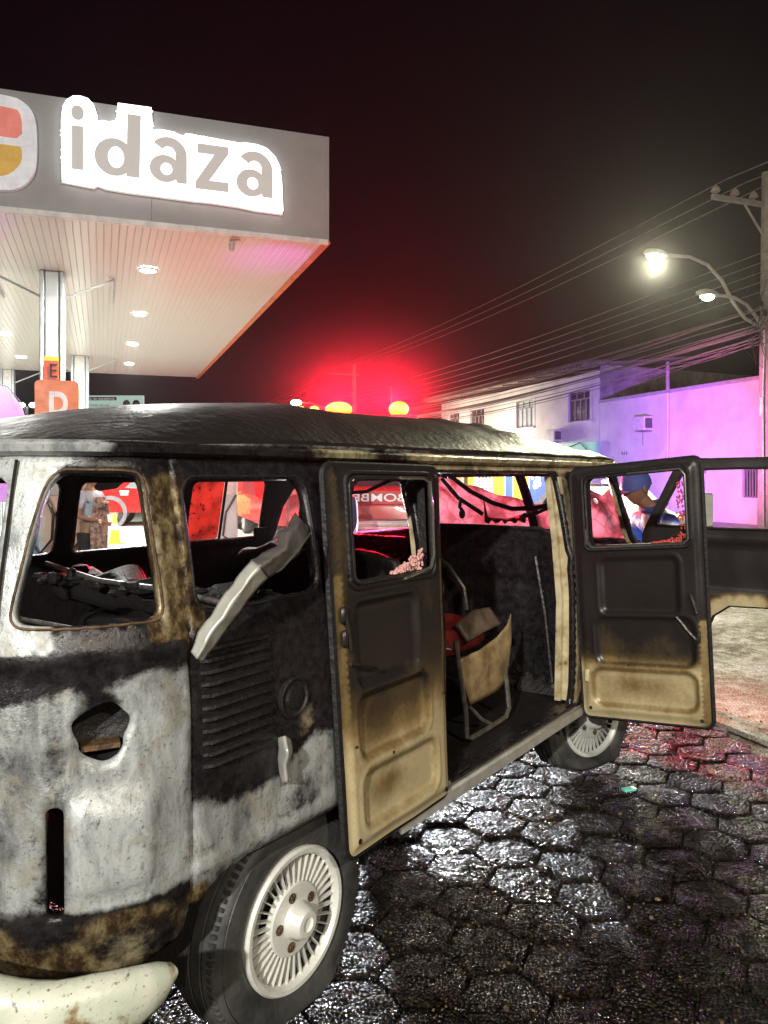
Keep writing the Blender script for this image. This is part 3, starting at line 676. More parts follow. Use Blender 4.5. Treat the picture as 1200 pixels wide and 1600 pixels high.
# ---- doors: pressed inner panel facing the camera, flat outer skin, rolled edge
def sdr(u, v, R):   # signed distance to rounded rect R=(x0,x1,y0,y1,r), in metres, negative inside
    cx, cy = (R[0]+R[1])/2, (R[2]+R[3])/2; hx, hy = (R[1]-R[0])/2-R[4], (R[3]-R[2])/2-R[4]
    dx, dy = abs(u-cx)-hx, abs(v-cy)-hy
    return math.hypot(max(dx, 0), max(dy, 0))+min(max(dx, dy), 0)-R[4]
def door_mat(name, dark, mid, light):
    m, nt, b = new_mat(name)
    at = nd(nt, 'ShaderNodeAttribute', attribute_name='burn'); sp = nd(nt, 'ShaderNodeSeparateColor'); nt.links.new(at.outputs[0], sp.inputs[0])
    n1 = noise_tex(nt, 5, 8, .6, stretch=(1, 1, .55), dist=.35); n2 = noise_tex(nt, 60, 4, .7)
    f = math_n(nt, 'ADD', sp.outputs[0], math_n(nt, 'MULTIPLY', math_n(nt, 'SUBTRACT', n1.outputs[0], .5), .85))
    f = math_n(nt, 'ADD', f, math_n(nt, 'MULTIPLY', math_n(nt, 'SUBTRACT', n2.outputs[0], .5), .30))
    c = ramp(nt, f, [(.10, dark), (.38, tuple(x*.35 for x in mid)), (.62, mid), (.95, light)])
    nt.links.new(c, b.inputs['Base Color']); b.inputs['Metallic'].default_value = .15
    nt.links.new(ramp(nt, n1.outputs[0], [(.3, .28), (.7, .45)]), b.inputs['Roughness']); bump(nt, b, n2.outputs[0], .12, .006); return m
m_door = door_mat('scorched_cream_door', (.022, .017, .016), (.25, .17, .07), (.56, .46, .26))
def make_door(corners, W, H, window, panels, heat, name='cargo_door', step=.012, free='left', label=None, outline=None, wpoly=None):
    BL, BR, TR, TL = [VL(p) for p in corners]
    nrm = (BR-BL).cross(TL-BL).normalized()
    camv = VL((0, 0, EYE)); 
    if nrm.dot(camv-BL) < 0: nrm = -nrm
    def mp(u, v, d=0.): s, t = u/W, v/H; return (BL*(1-s)+BR*s)*(1-t)+(TL*(1-s)+TR*s)*t+nrm*d
    root = bpy.data.objects.new(name, None)
    wl = wpoly or rrect(*window)
    o_ = outline or rrect(0, W, 0, H, .035)
    uv, F = sheet(o_, [wl], step)
    def fn(u, v):
        d = 0.
        for P_ in panels:
            q = sdr(u, v, P_); d += -.016*sm(.012, -.014, q)+.005*math.exp(-((q-.016)/.006)**2)
        e = min(u, W-u, v, H-v); d -= .012*sm(.03, .018, e)
        q = 1 if wpoly else sdr(u, v, window); d += .006*math.exp(-((q-.02)/.01)**2)
        d += .004*nz(u*5, v*5, W)
        return mp(u, v, d)
    o = sheet_obj(name, uv, F, fn, [m_door], van, heat)
    back = sheet_obj('outer_skin', *sheet(o_, [wl], .05), lambda u, v: mp(u, v, -.042), m_soot, o)
    # closing edge
    mb = MB(); loops = [o_, wl]
    for lp in loops:
        lp = densify(lp, .04); k = len(lp)
        V = [mp(u, v, -.012 if lp is not wl else 0) for u, v in lp]+[mp(u, v, -.043) for u, v in lp]
        mb.add(V, [(i, (i+1) % k, (i+1) % k+k, i+k) for i in range(k)])
    mb.build('door_edge', m_black, o)
    lp = densify(wpoly or rrect(window[0]-.004, window[1]+.004, window[2]-.004, window[3]+.004, window[4]), .05)
    mb = MB(); mb.tube([mp(u, v, .006) for u, v in lp], .0075, 6, closed=True); mb.build('window_frame', m_tube, o)
    lp = densify(wpoly or rrect(window[0]-.02, window[1]+.02, window[2]-.02, window[3]+.02, window[4]), .05)
    mb = MB(); mb.tube([mp(u, v, .005) for u, v in lp], .008, 6, closed=True); mb.build('window_seal', m_black, o)
    lp = densify(rrect(-.004, W+.004, -.004, H+.004, .035), .06) if not outline else densify(outline, .06)
    mb = MB(); mb.tube([mp(u, v, -.026) for u, v in lp], .013, 6, closed=True); mb.build('edge_seal', m_black, o)
    for (u, v) in ([(.03, .045), (W-.05, .03)] if not outline else []):
        mb = MB(); mb.lathe([(.009, .0015), (.0001, .0015)], 12, Matrix.Translation(mp(u+.012, v, 0)) @ nrm.to_track_quat('Z', 'Y').to_matrix().to_4x4()); mb.build('drain_hole', m_black, o)
    if not outline:
        rg_ = random.Random(int(W*1000)+int(H*10)); Q = nrm.to_track_quat('Z', 'Y').to_matrix().to_4x4()
        for (u, v) in [(.05, .35), (.05, .9), (W-.045, .4), (W-.045, .75), (W-.05, 1.05), (W*.4, .275), (W*.7, .52), (.06, .6), (W*.5, .82), (W*.3, .83)]:
            mb = MB(); mb.lathe([(.0055, .0085), (.0001, .0085)], 9, Matrix.Translation(mp(u+rg_.uniform(-.01, .01), v, 0)) @ Q); mb.build('clip_hole', m_black, o)
    if label: o['label'] = label
    return o, mp, nrm
D1 = [(-.098, 2.44, .40), (.26, 2.97, .395), (.218, 2.97, 1.65), (-.173, 2.44, 1.655)]
D1 = [tuple(c*.937 if i < 2 else EYE-(EYE-c)*.937 for i, c in enumerate(p)) for p in D1]
W_, H_ = .64, 1.255
p1 = [(.085, .445, .535, .80, .035), (.08, .50, .295, .50, .045), (.085, .545, .065, .245, .045)]
def heat1(u, v):
    h = 1.02-1.25*(v/.72) if v < .72 else -.15
    h = .95-1.05*sm(.25, .66, v)*.95
    if v > .60: h = .02+.28*math.exp(-((u-.04)/.03)**2)*(1-sm(1.0, 1.25, v))
    for P_ in p1:
        q = sdr(u, v, P_)
        if q < 0: h -= .22*sm(0, -.07, q)*(1 if v > .28 else .9*math.exp(-((u-.25)/.1)**2-((v-.17)/.06)**2)*1.6) 
        h -= .5*math.exp(-(q/.012)**2)*(.6 if v < .5 else .2)
    h += .10*sm(.3, .0, v)
    if u < .03 or u > W_-.02: h = max(h, .55 if v < .9 else .25)
    return max(0, h), 0, 0
door1, mp1, n1_ = make_door(D1, W_, H_, (.085, .545, .875, 1.215, .035), p1, heat1, label='rear side door, swung right round beside the engine louvres')
D2 = [(1.027, 3.95, .392), (1.512, 3.55, .457), (1.45, 3.55, 1.706), (.955, 3.95, 1.646)]
D2 = [tuple(c*.965 if i < 2 else EYE-(EYE-c)*.965 for i, c in enumerate(p)) for p in D2]
W2_ = .63
p2 = [(.13, .51, .53, .795, .03), (.095, .57, .275, .505, .05), (.062, .575, .065, .245, .05)]
def heat2(u, v):
    h = .90-.72*sm(.24, .34, v)-.2*sm(.35, .5, v)
    if v > .52: h = .0
    for P_ in p2:
        q = sdr(u, v, P_)
        if q < 0 and v < .26: h -= .12*sm(0, -.05, q)+.30*math.exp(-((u-.30)/.12)**2-((v-.17)/.05)**2)
        if q < 0 and .27 < v < .51: h += .16*math.exp(-((u-.12)/.05)**2)
        if v < .52: h -= .35*math.exp(-(q/.012)**2)
    if v < .5 and u > W2_-.035: h = .6
    return max(0, h), 0, 0
door2, mp2, n2_ = make_door(D2, W2_, 1.25, (.085, .565, .865, 1.205, .035), p2, heat2, label='front side door, standing square out from the body')
# latches
mb = MB()
for v, s in ((.62, .03), (.56, .022)):
    mb.bbox(mp1(.020, v*H_/1.0, .002), (.024, .02, .05), .006); 
mb.tube([mp1(.02, .80, .006), mp1(.03, .74, .012), mp1(.045, .66, .006)], .006, 6); mb.tube([mp1(.03, .62, .012), mp1(.12, .60, .02), mp1(.17, .58, .012)], .006, 6)
mb.build('door_latch', m_tube, door1)
mb = MB(); mb.tube([mp2(.50, .515, .006), mp2(.56, .44, .012), mp2(.585, .41, .006)], .007, 6); mb.bbox(mp2(.595, .42, .004), (.018, .018, .05), .005); mb.tube([mp2(.57, .62, .01), mp2(.595, .53, .01)], .01, 6); mb.build('door_latch', m_tube, door2)
mb = MB(); mb.bbox(mp2(.035, .21, .004), (.02, .02, .06), .004); mb.build('hinge_plate', m_cream, door2)
# crumbled glass and bright strips caught in the first door's window
mb = MB(); rg = random.Random(5)
for k in range(170):
    t = rg.random(); uu = .30+.19*t; vv = .885+.075*t**1.3*rg.random()+.0; mb.ell(mp1(uu, vv, .0+rg.uniform(-.01, .012)), (.006, .005, .006), 5, 3)
m_glassred = M('crumbled_glass', (.85, .45, .42), .25, var=.25, scale=60)
mb.build('crumbled_glass', m_glassred, door1)
mb = MB()
for k in range(150):
    t = rg.random()
    if rg.random() < .5: uu, vv = .40+.15*t, .868+.05*t*t*rg.random()
    else: uu, vv = .545+rg.uniform(-.02, .015), .87+.28*t
    mb.ell(mp2(uu, vv, rg.uniform(-.01, .008)), (.006, .005, .006), 5, 3)
mb.build('crumbled_glass', M('crumbled_glass_red', (.75, .12, .10), .2, var=.3, scale=60), door2)
mb = MB(); mb.tube([mp1(.36, 1.218, .012), mp1(.50, 1.218, .012), mp1(.545, 1.20, .012), mp1(.555, 1.1, .012), mp1(.553, .93, .012), mp1(.53, .885, .012), mp1(.36, .862, .012)], .006, 6)
mb.build('bright_window_bead', m_chrome, door1)
mb = MB(); mb.tube([mp2(.075, .95, .012), mp2(.075, .88, .012), mp2(.10, .858, .012), mp2(.55, .858, .012), mp2(.572, .88, .012), mp2(.572, 1.18, .012), mp2(.55, 1.21, .012), mp2(.30, 1.212, .012)], .0045, 6)
mb.build('bright_window_bead', m_chrome, door2)

# cab door: opened square at the front, its wheel-arch cutout at the lower outer corner
hx = [(1.575, 4.60), (2.45, 3.965)]
D3 = [(1.575, 4.60, .50), (2.45, 3.965, .50), (2.40, 3.96, 1.72), (1.535, 4.60, 1.715)]
W3_, H3_ = 1.08, 1.215
out3 = [(0, .02), (.0, .77), (.02, .82), (.21, H3_-.03), (.24, H3_), (W3_-.03, H3_), (W3_, H3_-.03), (W3_, .42), (.62, .40), (.47, .395), (.38, .33), (.33, .22), (.31, .0), (.03, .0)]
def heat3(u, v):
    q = min(math.dist((u, v), p) for p in [(W3_, .42), (.9, .415), (.75, .405), (.62, .40), (.54, .4), (.47, .395), (.42, .37), (.38, .33), (.35, .28), (.33, .22)])
    return (.85*sm(.085, .045, q), 0, 0)
door3, mp3, n3_ = make_door(D3, W3_, H3_, (.26, W3_-.05, .815, 1.16, .05), [(.12, .95, .47, .74, .04)], heat3, 'cab_door', .02, outline=out3, wpoly=chaikin([(.10, .825), (.085, .86), (.23, 1.12), (.26, 1.165), (W3_-.06, 1.165), (W3_-.05, .83)], 2), label='front cab door, opened wide, sooty inside with a cream edge round the wheel arch')
mb = MB(); mb.bbox(mp3(.335, .925, -.06), (.05, .12, .20), .012, math.radians(-36)+PI/2); mb.tube([mp3(.20, .83, -.04), mp3(.33, .86, -.06)], .008, 6)
mb.build('wing_mirror', m_silver, door3)

# ---- windscreen area: pillars, glass, wiring, dashboard, steering wheel
for s in (1, -1):
    mb = MB(); mb.tube([(-.66, .80*s, 1.18), (-.60, .765*s, 1.30), (-.45, .72*s, 1.66)], [.03, .028, .026], 8); mb.build('windscreen_pillar', m_pil if s > 0 else m_soot, van)
mb = MB(); mb.bbox((-.72, 0, 1.12), (.30, 1.5, .12), .04); mb.ell((-.70, -.35, 1.19), (.12, .22, .07)); mb.build('dashboard', m_black, van)
mb = MB(); cst = Vector((-.42, -.38, 1.17)); Rst = Matrix.Rotation(.5, 3, 'Y')
mb.tube([cst+Rst @ Vector((.2*math.cos(t), .2*math.sin(t), 0)) for t in [2*PI*k/28 for k in range(28)]], .012, 6, closed=True)
for t in (.3, 2.8, 4.7): mb.tube([cst, cst+Rst @ Vector((.2*math.cos(t), .2*math.sin(t), 0))], .008, 5)
mb.tube([cst, cst+Vector((-.2, 0, -.35))], .02, 6); mb.build('steering_wheel', m_black, van)
def m_shatter():
    m, nt, b = new_mat('crazed_windscreen_glass')
    tc = nd(nt, 'ShaderNodeTexCoord'); vo = nd(nt, 'ShaderNodeTexVoronoi', feature='DISTANCE_TO_EDGE'); vo.inputs['Scale'].default_value = 55; nt.links.new(tc.outputs['Object'], vo.inputs[0])
    n1 = noise_tex(nt, 7, 4)
    b.inputs['Roughness'].default_value = .2; v2 = nd(nt, 'ShaderNodeTexVoronoi', feature='DISTANCE_TO_EDGE'); v2.inputs['Scale'].default_value = 11; nt.links.new(noise_tex(nt, 3, 2).outputs['Color'], v2.inputs[0])
    v3 = nd(nt, 'ShaderNodeTexVoronoi', feature='DISTANCE_TO_EDGE'); v3.inputs['Scale'].default_value = 9; nt.links.new(tc.outputs['Object'], v3.inputs[0])
    cc = mixc(nt, ramp(nt, v3.outputs['Distance'], [(.0, 0), (.035, 1)]), (.25, .16, .18), (.62, .5, .56)); cc = mixc(nt, ramp(nt, n1.outputs[0], [(.35, 0), (.6, 1)]), tuple((.30, .2, .22)), cc)
    nt.links.new(cc, b.inputs['Base Color'])
    tr = nd(nt, 'ShaderNodeBsdfTranslucent'); nt.links.new(cc, tr.inputs[0])
    mx = nd(nt, 'ShaderNodeMixShader'); nt.links.new(ramp(nt, n1.outputs[0], [(.3, .75), (.7, .9)]), mx.inputs[0]); nt.links.new(b.outputs[0], mx.inputs[1]); nt.links.new(tr.outputs[0], mx.inputs[2])
    bump(nt, b, math_n(nt, 'ADD', vo.outputs['Distance'], n1.outputs[0]), .7, .02)
    nt.links.new(mx.outputs[0], [n for n in nt.nodes if n.type == 'OUTPUT_MATERIAL'][0].inputs[0]); return m
go = [(-.74, 1.20), (.70, 1.19), (.66, 1.40), (.60, 1.55), (.55, 1.50), (.45, 1.54), (.38, 1.47), (.30, 1.43), (.2, 1.45), (.05, 1.43), (-.1, 1.47), (-.22, 1.49), (-.35, 1.55), (-.5, 1.565), (-.6, 1.62), (-.70, 1.60), (-.73, 1.4)]
glass = sheet_obj('shattered_windscreen', *sheet(go, [rrect(.46, .50, 1.44, 1.48, .015)], .03),
          lambda y, z: Vector((-.94+.9*(z-1.2)**2+.10*y*y*1.3+.03*nz(y*5, z*3, 7)+.05*nz(y*2, z*6, 1)+.03*math.sin(y*23+z*14)*sm(1.2, 1.5, z), y, z)), m_shatter(), van, None, .004, 0)
mb = MB(); mb.bbox((-.93, 0, 1.185), (.05, 1.5, .05), .01); mb.build('windscreen_sill', m_soot, van)
def PX(x, y, Y): return VL(((x-600)/1200*Y, Y, EYE-(y-745)/1200*Y))
for pts, r in (([(700, 741, 4.6), (735, 768, 4.55), (770, 786, 4.5), (800, 795, 4.45), (835, 794, 4.35), (868, 786, 4.2)], .014), ([(690, 748, 4.7), (716, 778, 4.7), (754, 803, 4.6)], .013), ([(548, 770, 4.9), (572, 768, 4.9), (600, 755, 4.8), (640, 738, 4.7)], .012),
               ([(820, 806, 4.5), (842, 799, 4.4), (878, 783, 4.15)], .014), ([(876, 772, 4.2), (915, 757, 4.3)], .010), ([(876, 782, 4.2), (905, 772, 4.3)], .007), ([(700, 741, 4.6), (690, 738, 4.6)], .03)):
    mb = MB(); pp = [PX(*p) for p in pts]; mb.tube(pp, r, 7); mb.build('hanging_cable', m_black, van)
mb = MB(); mb.tube([PX(x, y, 4.55) for x, y in [(720, 780), (718, 792), (724, 800)]], .012, 6); mb.ell(PX(722, 803, 4.55), (.02, .02, .03), 7, 5); mb.build('melted_mirror', m_black, van)
rows = []
for i in range(13):
    x = 757+i*5.3; t = i/12; top = 793 if i < 1 else 806+4*math.sin(t*PI)-13*max(0, (t-.6))*1.0
    if i == 0: top = 782
    bot = 816+3*math.sin(i*2.3)
    rows.append([PX(x, top, 4.42+.02*math.sin(i)), PX(x+1, (top+bot)/2, 4.36+.03*math.sin(i*1.7)), PX(x, bot, 4.40)])
ribbon('burnt_headlining', rows, M('mustard_charred_board', (.26, .17, .05), .7, var=.8, scale=30, bmp=.5), .006)

# ---- seats
m_bar0 = M('scorched_steel_frame', (.22, .20, .18), .35, .6, var=.6, scale=25)
def frame_tube(parent, name, pts, r=.011): mb = MB(); mb.tube(pts, r, 7); return mb.build(name, m_tube, parent)
m_cush = M('burnt_red_lit_cushion', (.20, .018, .016), .28, var=.6, scale=12, bmp=.7, bscale=35)  # dark cushion; the red light on it is painted into the colour
def cushion(name, c, d, mat, lump=.02):
    bm = bmesh.new(); bmesh.ops.create_cube(bm, size=1); bmesh.ops.subdivide_edges(bm, edges=bm.edges, cuts=7, use_grid_fill=True)
    for v in bm.verts:
        q = v.co*2; f = 1-.10*(abs(q.x)**4+abs(q.y)**4+abs(q.z)**4-1)
        v.co = Vector((v.co.x*d[0]*f, v.co.y*d[1]*f, v.co.z*d[2]*f)); p = v.co+Vector(c); v.co = p+Vector((nz(*(p*6))*lump, nz(*(p*5+Vector((3, 0, 0))))*lump, nz(*(p*7+Vector((0, 5, 0))))*lump*1.3))
    me = bpy.data.meshes.new(name); bm.to_mesh(me); bm.free(); me.materials.append(mat)
    for p in me.polygons: p.use_smooth = True
    o = bpy.data.objects.new(name, me); C.objects.link(o); o.parent = van; return o
seat = cushion('bench_seat', (1.05, .0, .885), (.46, 1.22, .14), m_cush)
back = cushion('bench_back', (1.30, -.1, 1.10), (.08, 1.05, .36), m_black, .035)
def VV(L): return [Vector(p) for p in L]
ribbon('seat_side_panel', [VV(r) for r in ([(1.245, .685, .845), (1.24, .69, .75), (1.16, .68, .625)], [(1.08, .685, .855), (1.06, .70, .75), (1.05, .685, .63)], [(.93, .69, .885), (.92, .70, .78), (.92, .69, .64)], [(.81, .685, .925), (.80, .69, .80), (.82, .68, .665)], [(.75, .67, .965), (.765, .68, .84), (.80, .67, .70)])],
       M('scorched_tan_panel', (.52, .38, .19), .4, var=.5, col2=(.16, .10, .045), scale=5, bmp=.1), .006)
ribbon('seat_end_cover', [VV(r) for r in ([(1.14, .60, .97), (1.14, .66, .90)], [(.98, .60, 1.01), (.97, .66, .92)], [(.83, .60, 1.0), (.83, .66, .93)])], M('scorched_brown_cover', (.15, .10, .07), .45, var=.6, scale=10, bmp=.3), .02)
m_frame = M('bare_seat_tube', (.26, .23, .20), .3, .7, var=.6, scale=25)
for nm, L, r in (('seat_frame', [(1.29, .68, .93), (1.27, .69, .8), (1.24, .70, .62), (1.23, .70, .51), (1.19, .70, .495), (1.05, .70, .497), (.87, .70, .505), (.835, .70, .54), (.84, .69, .66), (.85, .68, .75)], .012),
                 ('seat_brace', [(1.14, .62, .64), (1.06, .68, .54), (1.0, .70, .505)], .009), ('seat_frame', [(1.29, -.4, .62), (1.24, -.4, .50), (.87, -.4, .50), (.84, -.4, .78)], .012), ('seat_crossbar', [(.84, -.5, .76), (.84, .0, .75), (.845, .68, .74)], .010),
                 ('sprung_wire', [(1.36, .50, .99), (1.31, .60, .90), (1.27, .68, .88)], .005)):
    mb = MB(); mb.tube(L, r, 7); mb.build(nm, m_frame, van)
# curved burnt pipe arching behind the bench
frame_tube(van, 'bent_pipe', [(.36, .20, .88), (.36, .18, 1.0), (.36, .08, 1.12), (.36, -.1, 1.2)], .016)
# rear bench remains seen through the corner window
cushion('charred_rear_bench', (2.25, -.15, 1.17), (.14, 1.1, .12), m_black, .05); cushion('charred_rear_bench', (2.0, -.1, .98), (.45, 1.2, .12), m_black, .04)
m_bar = M('scorched_bright_bar', (.42, .40, .38), .3, .7, var=.7, scale=30)
for pts, r in (([(2.30, -.72, 1.255), (2.33, -.3, 1.22), (2.36, .2, 1.225), (2.40, .66, 1.20)], .010), ([(2.6, -.6, 1.10), (2.62, .45, 1.12)], .008), ([(2.78, -.5, 1.00), (2.70, .55, 1.06)], .008), ([(2.9, -.3, .94), (2.85, .2, .96)], .006)):
    mb = MB(); mb.tube(pts, r, 6); mb.build('bench_spring_bar', m_bar, van)
rg = random.Random(9); mb = MB()
for k in range(40): c = Vector((2.3+rg.uniform(-.06, .08), rg.uniform(-.7, .6), 1.19+rg.uniform(-.02, .05))); mb.ell(c, (rg.uniform(.015, .05), rg.uniform(.02, .06), rg.uniform(.01, .03)), 6, 4)
mb.build('charred_debris', m_black, van)['kind'] = 'stuff'
# sliding pane left in the far side window, and far window frames
pane_m, nt, b = new_mat('sooty_red_lit_pane'); n1 = noise_tex(nt, 45, 4); n2 = noise_tex(nt, 5, 3)  # coral colour imitates red light on the glass, under soot spots
nt.links.new(mixc(nt, ramp(nt, n1.outputs[0], [(.60, 0), (.66, 1)]), mixc(nt, ramp(nt, n2.outputs[0], [(.38, 1), (.55, 0)]), (.75, .24, .18), (.28, .12, .09)), (.05, .02, .02)), b.inputs['Base Color']); b.inputs['Roughness'].default_value = .3
tr = nd(nt, 'ShaderNodeBsdfTranslucent'); nt.links.new(mixc(nt, ramp(nt, n1.outputs[0], [(.60, 0), (.66, 1)]), mixc(nt, ramp(nt, n2.outputs[0], [(.38, 1), (.55, 0)]), (.62, .24, .19), (.30, .14, .11)), (.05, .02, .02)), tr.inputs[0]); mx = nd(nt, 'ShaderNodeMixShader'); mx.inputs[0].default_value = .8
nt.links.new(b.outputs[0], mx.inputs[1]); nt.links.new(tr.outputs[0], mx.inputs[2]); nt.links.new(mx.outputs[0], [n for n in nt.nodes if n.type == 'OUTPUT_MATERIAL'][0].inputs[0])
mb = MB(); mb.prism(rrect(1.265, 1.488, 1.288, 1.60, .02), lambda a, z, d: body(a, z, -1)+Vector((0, .012-d, 0)), 0, .005); pane = mb.build('sliding_pane', pane_m, van, smooth=False)
mb = MB(); mb.tube([body(u, z, -1)+Vector((0, .02, 0)) for u, z in [(1.26, 1.60), (1.48, 1.605), (1.492, 1.59), (1.495, 1.30), (1.48, 1.283), (1.26, 1.282)]], .006, 6); mb.build('pane_frame', m_chrome, pane)
mb = MB(); mb.tube([body(u, z, -1)+Vector((0, .015, 0)) for u, z in [(1.255, 1.285), (1.255, 1.60)]], .008, 6); mb.build('pane_frame', m_black, pane)
mb = MB(); mb.box((.99, -.765, 1.30), (.10, .02, .07)); mb.build('window_catch', m_black, van)
# near window and hatch rims
for lp, nm in ((corner, 'corner_window_rim'), (rear_side, 'side_window_rim')):
    lq = densify(lp, .05); cu_, cv_ = sum(p[0] for p in lp)/len(lp), sum(p[1] for p in lp)/len(lp)
    mb = MB(); mb.tube([body(u+(u-cu_)*.03, z+(z-cv_)*.04)+Vector((0, .001, 0)) for u, z in lq], .0035, 6, closed=True); o = mb.build(nm, m_rusty if nm[0] == 'c' else m_black, van)
mb = MB(); mb.tube([body(3.302, z)+Vector((.006, .004, 0)) for z in (1.24, 1.35, 1.5, 1.62, 1.66)], .004, 5); mb.build('hatch_seam', m_black, van)

#CHUNK canopy
# ---------------------------------------------------------------- filling-station canopy
FD = Vector((-.946, -.324, 0)); CC = Vector((-.84, 11.06, 0)); BD = ED.copy(); FN = Vector((.324, -.946, 0))   # fascia direction, corner, depth direction, outward normal
CZ, CT = 5.0, 6.52
can = thing('station_canopy', 'white filling-station canopy with slatted ceiling, spotlights and a glowing idaza sign', 'canopy', tuple(CC))
bpy.context.view_layer.update()
def CL(t, d, z, o=0.): return FD*t+BD*d+FN*o+Vector((0, 0, z))   # local: along fascia, depth, height, outwards
m_fas = M('grey_fascia_panel', (.31, .305, .30), .45, .05, var=.16, scale=1.5, bmp=.04, bscale=12)
m_slat = M('white_pvc_slat', (.72, .73, .71), .22, var=.08, scale=1.5)
m_white = M('white_frame', (.75, .74, .72), .4)
for k in range(5):
    t0 = k*2.4; mb = MB(); mb.prism([(t0+.002, CZ), (t0+2.398, CZ), (t0+2.398, CT), (t0+.002, CT)], lambda x, y, d: CL(x, 0, y, -d), 0, .06); mb.build('fascia_panel', m_fas, can, smooth=False)
mb = MB(); mb.prism([(0, CZ), (16.1, CZ), (16.1, CT), (0, CT)], lambda x, y, d: CL(d, x, y), .0, -.05); mb.build('side_fascia', m_fas, can, smooth=False)
mb = MB(); mb.prism([(0, CZ+.15), (12, CZ+.15), (12, CT-.05), (0, CT-.05)], lambda x, y, d: CL(x, d, y, 0), 16.05, 16.1); mb.prism([(.1, 0.1), (12, .1), (12, 16), (.1, 16)], lambda x, y, d: CL(x, y, CZ+.6+d), 0, .05)
mb.build('roof_sheet', m_fas, can, smooth=False)
mb = MB(); mb.prism([(-.03, CZ-.04), (-.03, CZ+.03), (12, CZ+.03), (12, CZ-.04)], lambda x, y, d: CL(x, 0, y, d), -.03, .03); mb.build('fascia_lower_trim', m_white, can, smooth=False)
mb = MB(); mb.prism([(-.03, CZ-.03), (-.03, CZ+.005), (16.1, CZ+.005), (16.1, CZ-.03)], lambda x, y, d: CL(d, x, y), -.06, .03); mb.build('side_lower_trim', M('orange_glow_trim', (.55, .16, .07), .4), can, smooth=False)  # orange light along the edge is painted into the trim colour
# ceiling slats: one shared mesh
mb = MB(); w = .098; pr = [(0, .02), (0, .004), (.008, 0), (w-.008, 0), (w, .004), (w, .02)]
mb.prism(pr, lambda x, y, d: FD*x+BD*d+Vector((0, 0, y)), .03, 16.0); s0 = mb.build('ceiling_slat', m_slat, can, smooth=False)
for k in range(1, 118):
    o = s0.copy(); C.objects.link(o); o.location = FD*(.1*k); o.parent = can
for o in [x for x in can.children if x.name.startswith('ceiling_slat')]: o.location = o.location+Vector((0, 0, CZ+random.uniform(0, .003)))
# downlights
m_led = M('downlight_lens', (1, 1, .95), .4, emit=(1, .97, .86), es=40)
def can_light(X, Y, on=True):
    p = Vector((X, Y, CZ-.004))-CC
    mb = MB(); mb.lathe([(.16, 0), (.16, -.025), (.13, -.03), (.125, -.012)], 20, Matrix.Translation(p)); mb.lathe([(.125, -.014), (.0001, -.014)], 20, Matrix.Translation(p)); 
    mb.mi = [0]*60+[1]*20; o = mb.build('downlight', [m_white, m_led], can)
    light('AREA', (X, Y, CZ-.06), LP, (1, 1, .95), .3, (X, Y, 0))
LP = 360
for (X, Y) in [(-3.84, 12.5), (-5.06, 15.9), (-6.39, 19.5), (-7.6, 22.9), (-8.93, 18.1), (-10.2, 21.6), (-7.7, 14.4), (-11.6, 16.9)]: can_light(X, Y)
# columns with braces
m_col = M('blue_grey_steel', (.42, .47, .47), .35, .3, var=.1, scale=3)
for X, Y, w, h in ((-5.5, 12.75, .36, CZ), (-8.55, 21.6, .45, CZ), (-11.9, 24.3, .4, CZ)):
    c = Vector((X, Y, 0))-CC; mb = MB(); r = math.atan2(FD.y, FD.x)
    mb.bbox(c+Vector((0, 0, h/2+.05)), (w*.62, w, h-.1), .02, r); col = mb.build('column', m_col if w < .4 else m_white, can, angle=30)
    mb = MB()
    for s in (-1, 1): mb.bbox(c+FD*(s*w*.42)+Vector((0, 0, h/2+.05)), (.07, w*1.06, h-.1), .015, r); 
    mb.build('column_flange', M('pale_steel', (.42, .48, .50), .3, .3), col, angle=30)
    mb = MB()
    for s in (-1, 1):
        mb.tube([c+FD*(s*.15)+Vector((0, 0, h-.42)), c+FD*(s*.95)+Vector((0, 0, h-.04))], .022, 6)
        mb.tube([c+FD*(s*.95)+Vector((0, 0, h-.03)), c+FD*(s*.95)+BD*2.0+Vector((0, 0, h-.03))], .02, 5)
    mb.build('brace', m_col, col)
# E plate on the front column
c = Vector((-5.5, 12.75, 0))-CC
def PL(x, y, d): return c+FD*(-x)+FN*(.25+d)+Vector((0, 0, y))
pl = MB(); pl.box(c+FN*.245+Vector((0, 0, 3.35)), (.22, .012, .46), math.atan2(FD.y, FD.x)); plate = pl.build('column_letter_plate', M('yellow_plate', (.80, .55, .03), .4), can, smooth=False)
mb = MB(); mb.box(c+FN*.255+Vector((0, 0, 3.35)), (.215, .012, .32), math.atan2(FD.y, FD.x)); mb.build('red_field', M('red_sign_field', (.62, .06, .02), .4), plate, smooth=False)
text_mb('E', lambda x, y, d: PL(x, y, d+.015), bbox=(-.02, .09, 3.24, 3.46)).build('letter', m_black, plate, smooth=False)
# illuminated name sign
def SGN(t, z, d): return CL(t, 0, z, .06+d)
m_sign = M('glowing_sign_face', (1, 1, 1), .4, emit=(1, .99, 1.0), es=2.6)
m_let = M('grey_sign_letter', (.60, .59, .58), .5, var=.04, emit=(1, .95, .9), es=.16)
def spx(x, y):
    k = (x-600)/1200; t = (-.84-11.06*k)/(.946-.324*k); Y = 11.06-.324*t; return (t, 1.62-(y-745)/1200*Y)
outline_px = [(97, 188), (99, 172), (105, 162), (115, 156), (126, 156), (138, 160), (147, 170), (151, 182), (152, 196), (160, 194), (170, 196), (183, 194), (184, 167), (236, 174), (238, 208), (252, 208), (268, 211), (285, 218), (290, 214),
              (330, 221), (374, 229), (380, 228), (400, 231), (415, 237), (428, 250), (435, 265), (438, 290), (440, 334), (398, 328), (370, 322), (330, 316), (300, 313), (262, 308), (225, 303), (200, 300), (165, 294), (153, 289), (147, 293), (98, 284)]
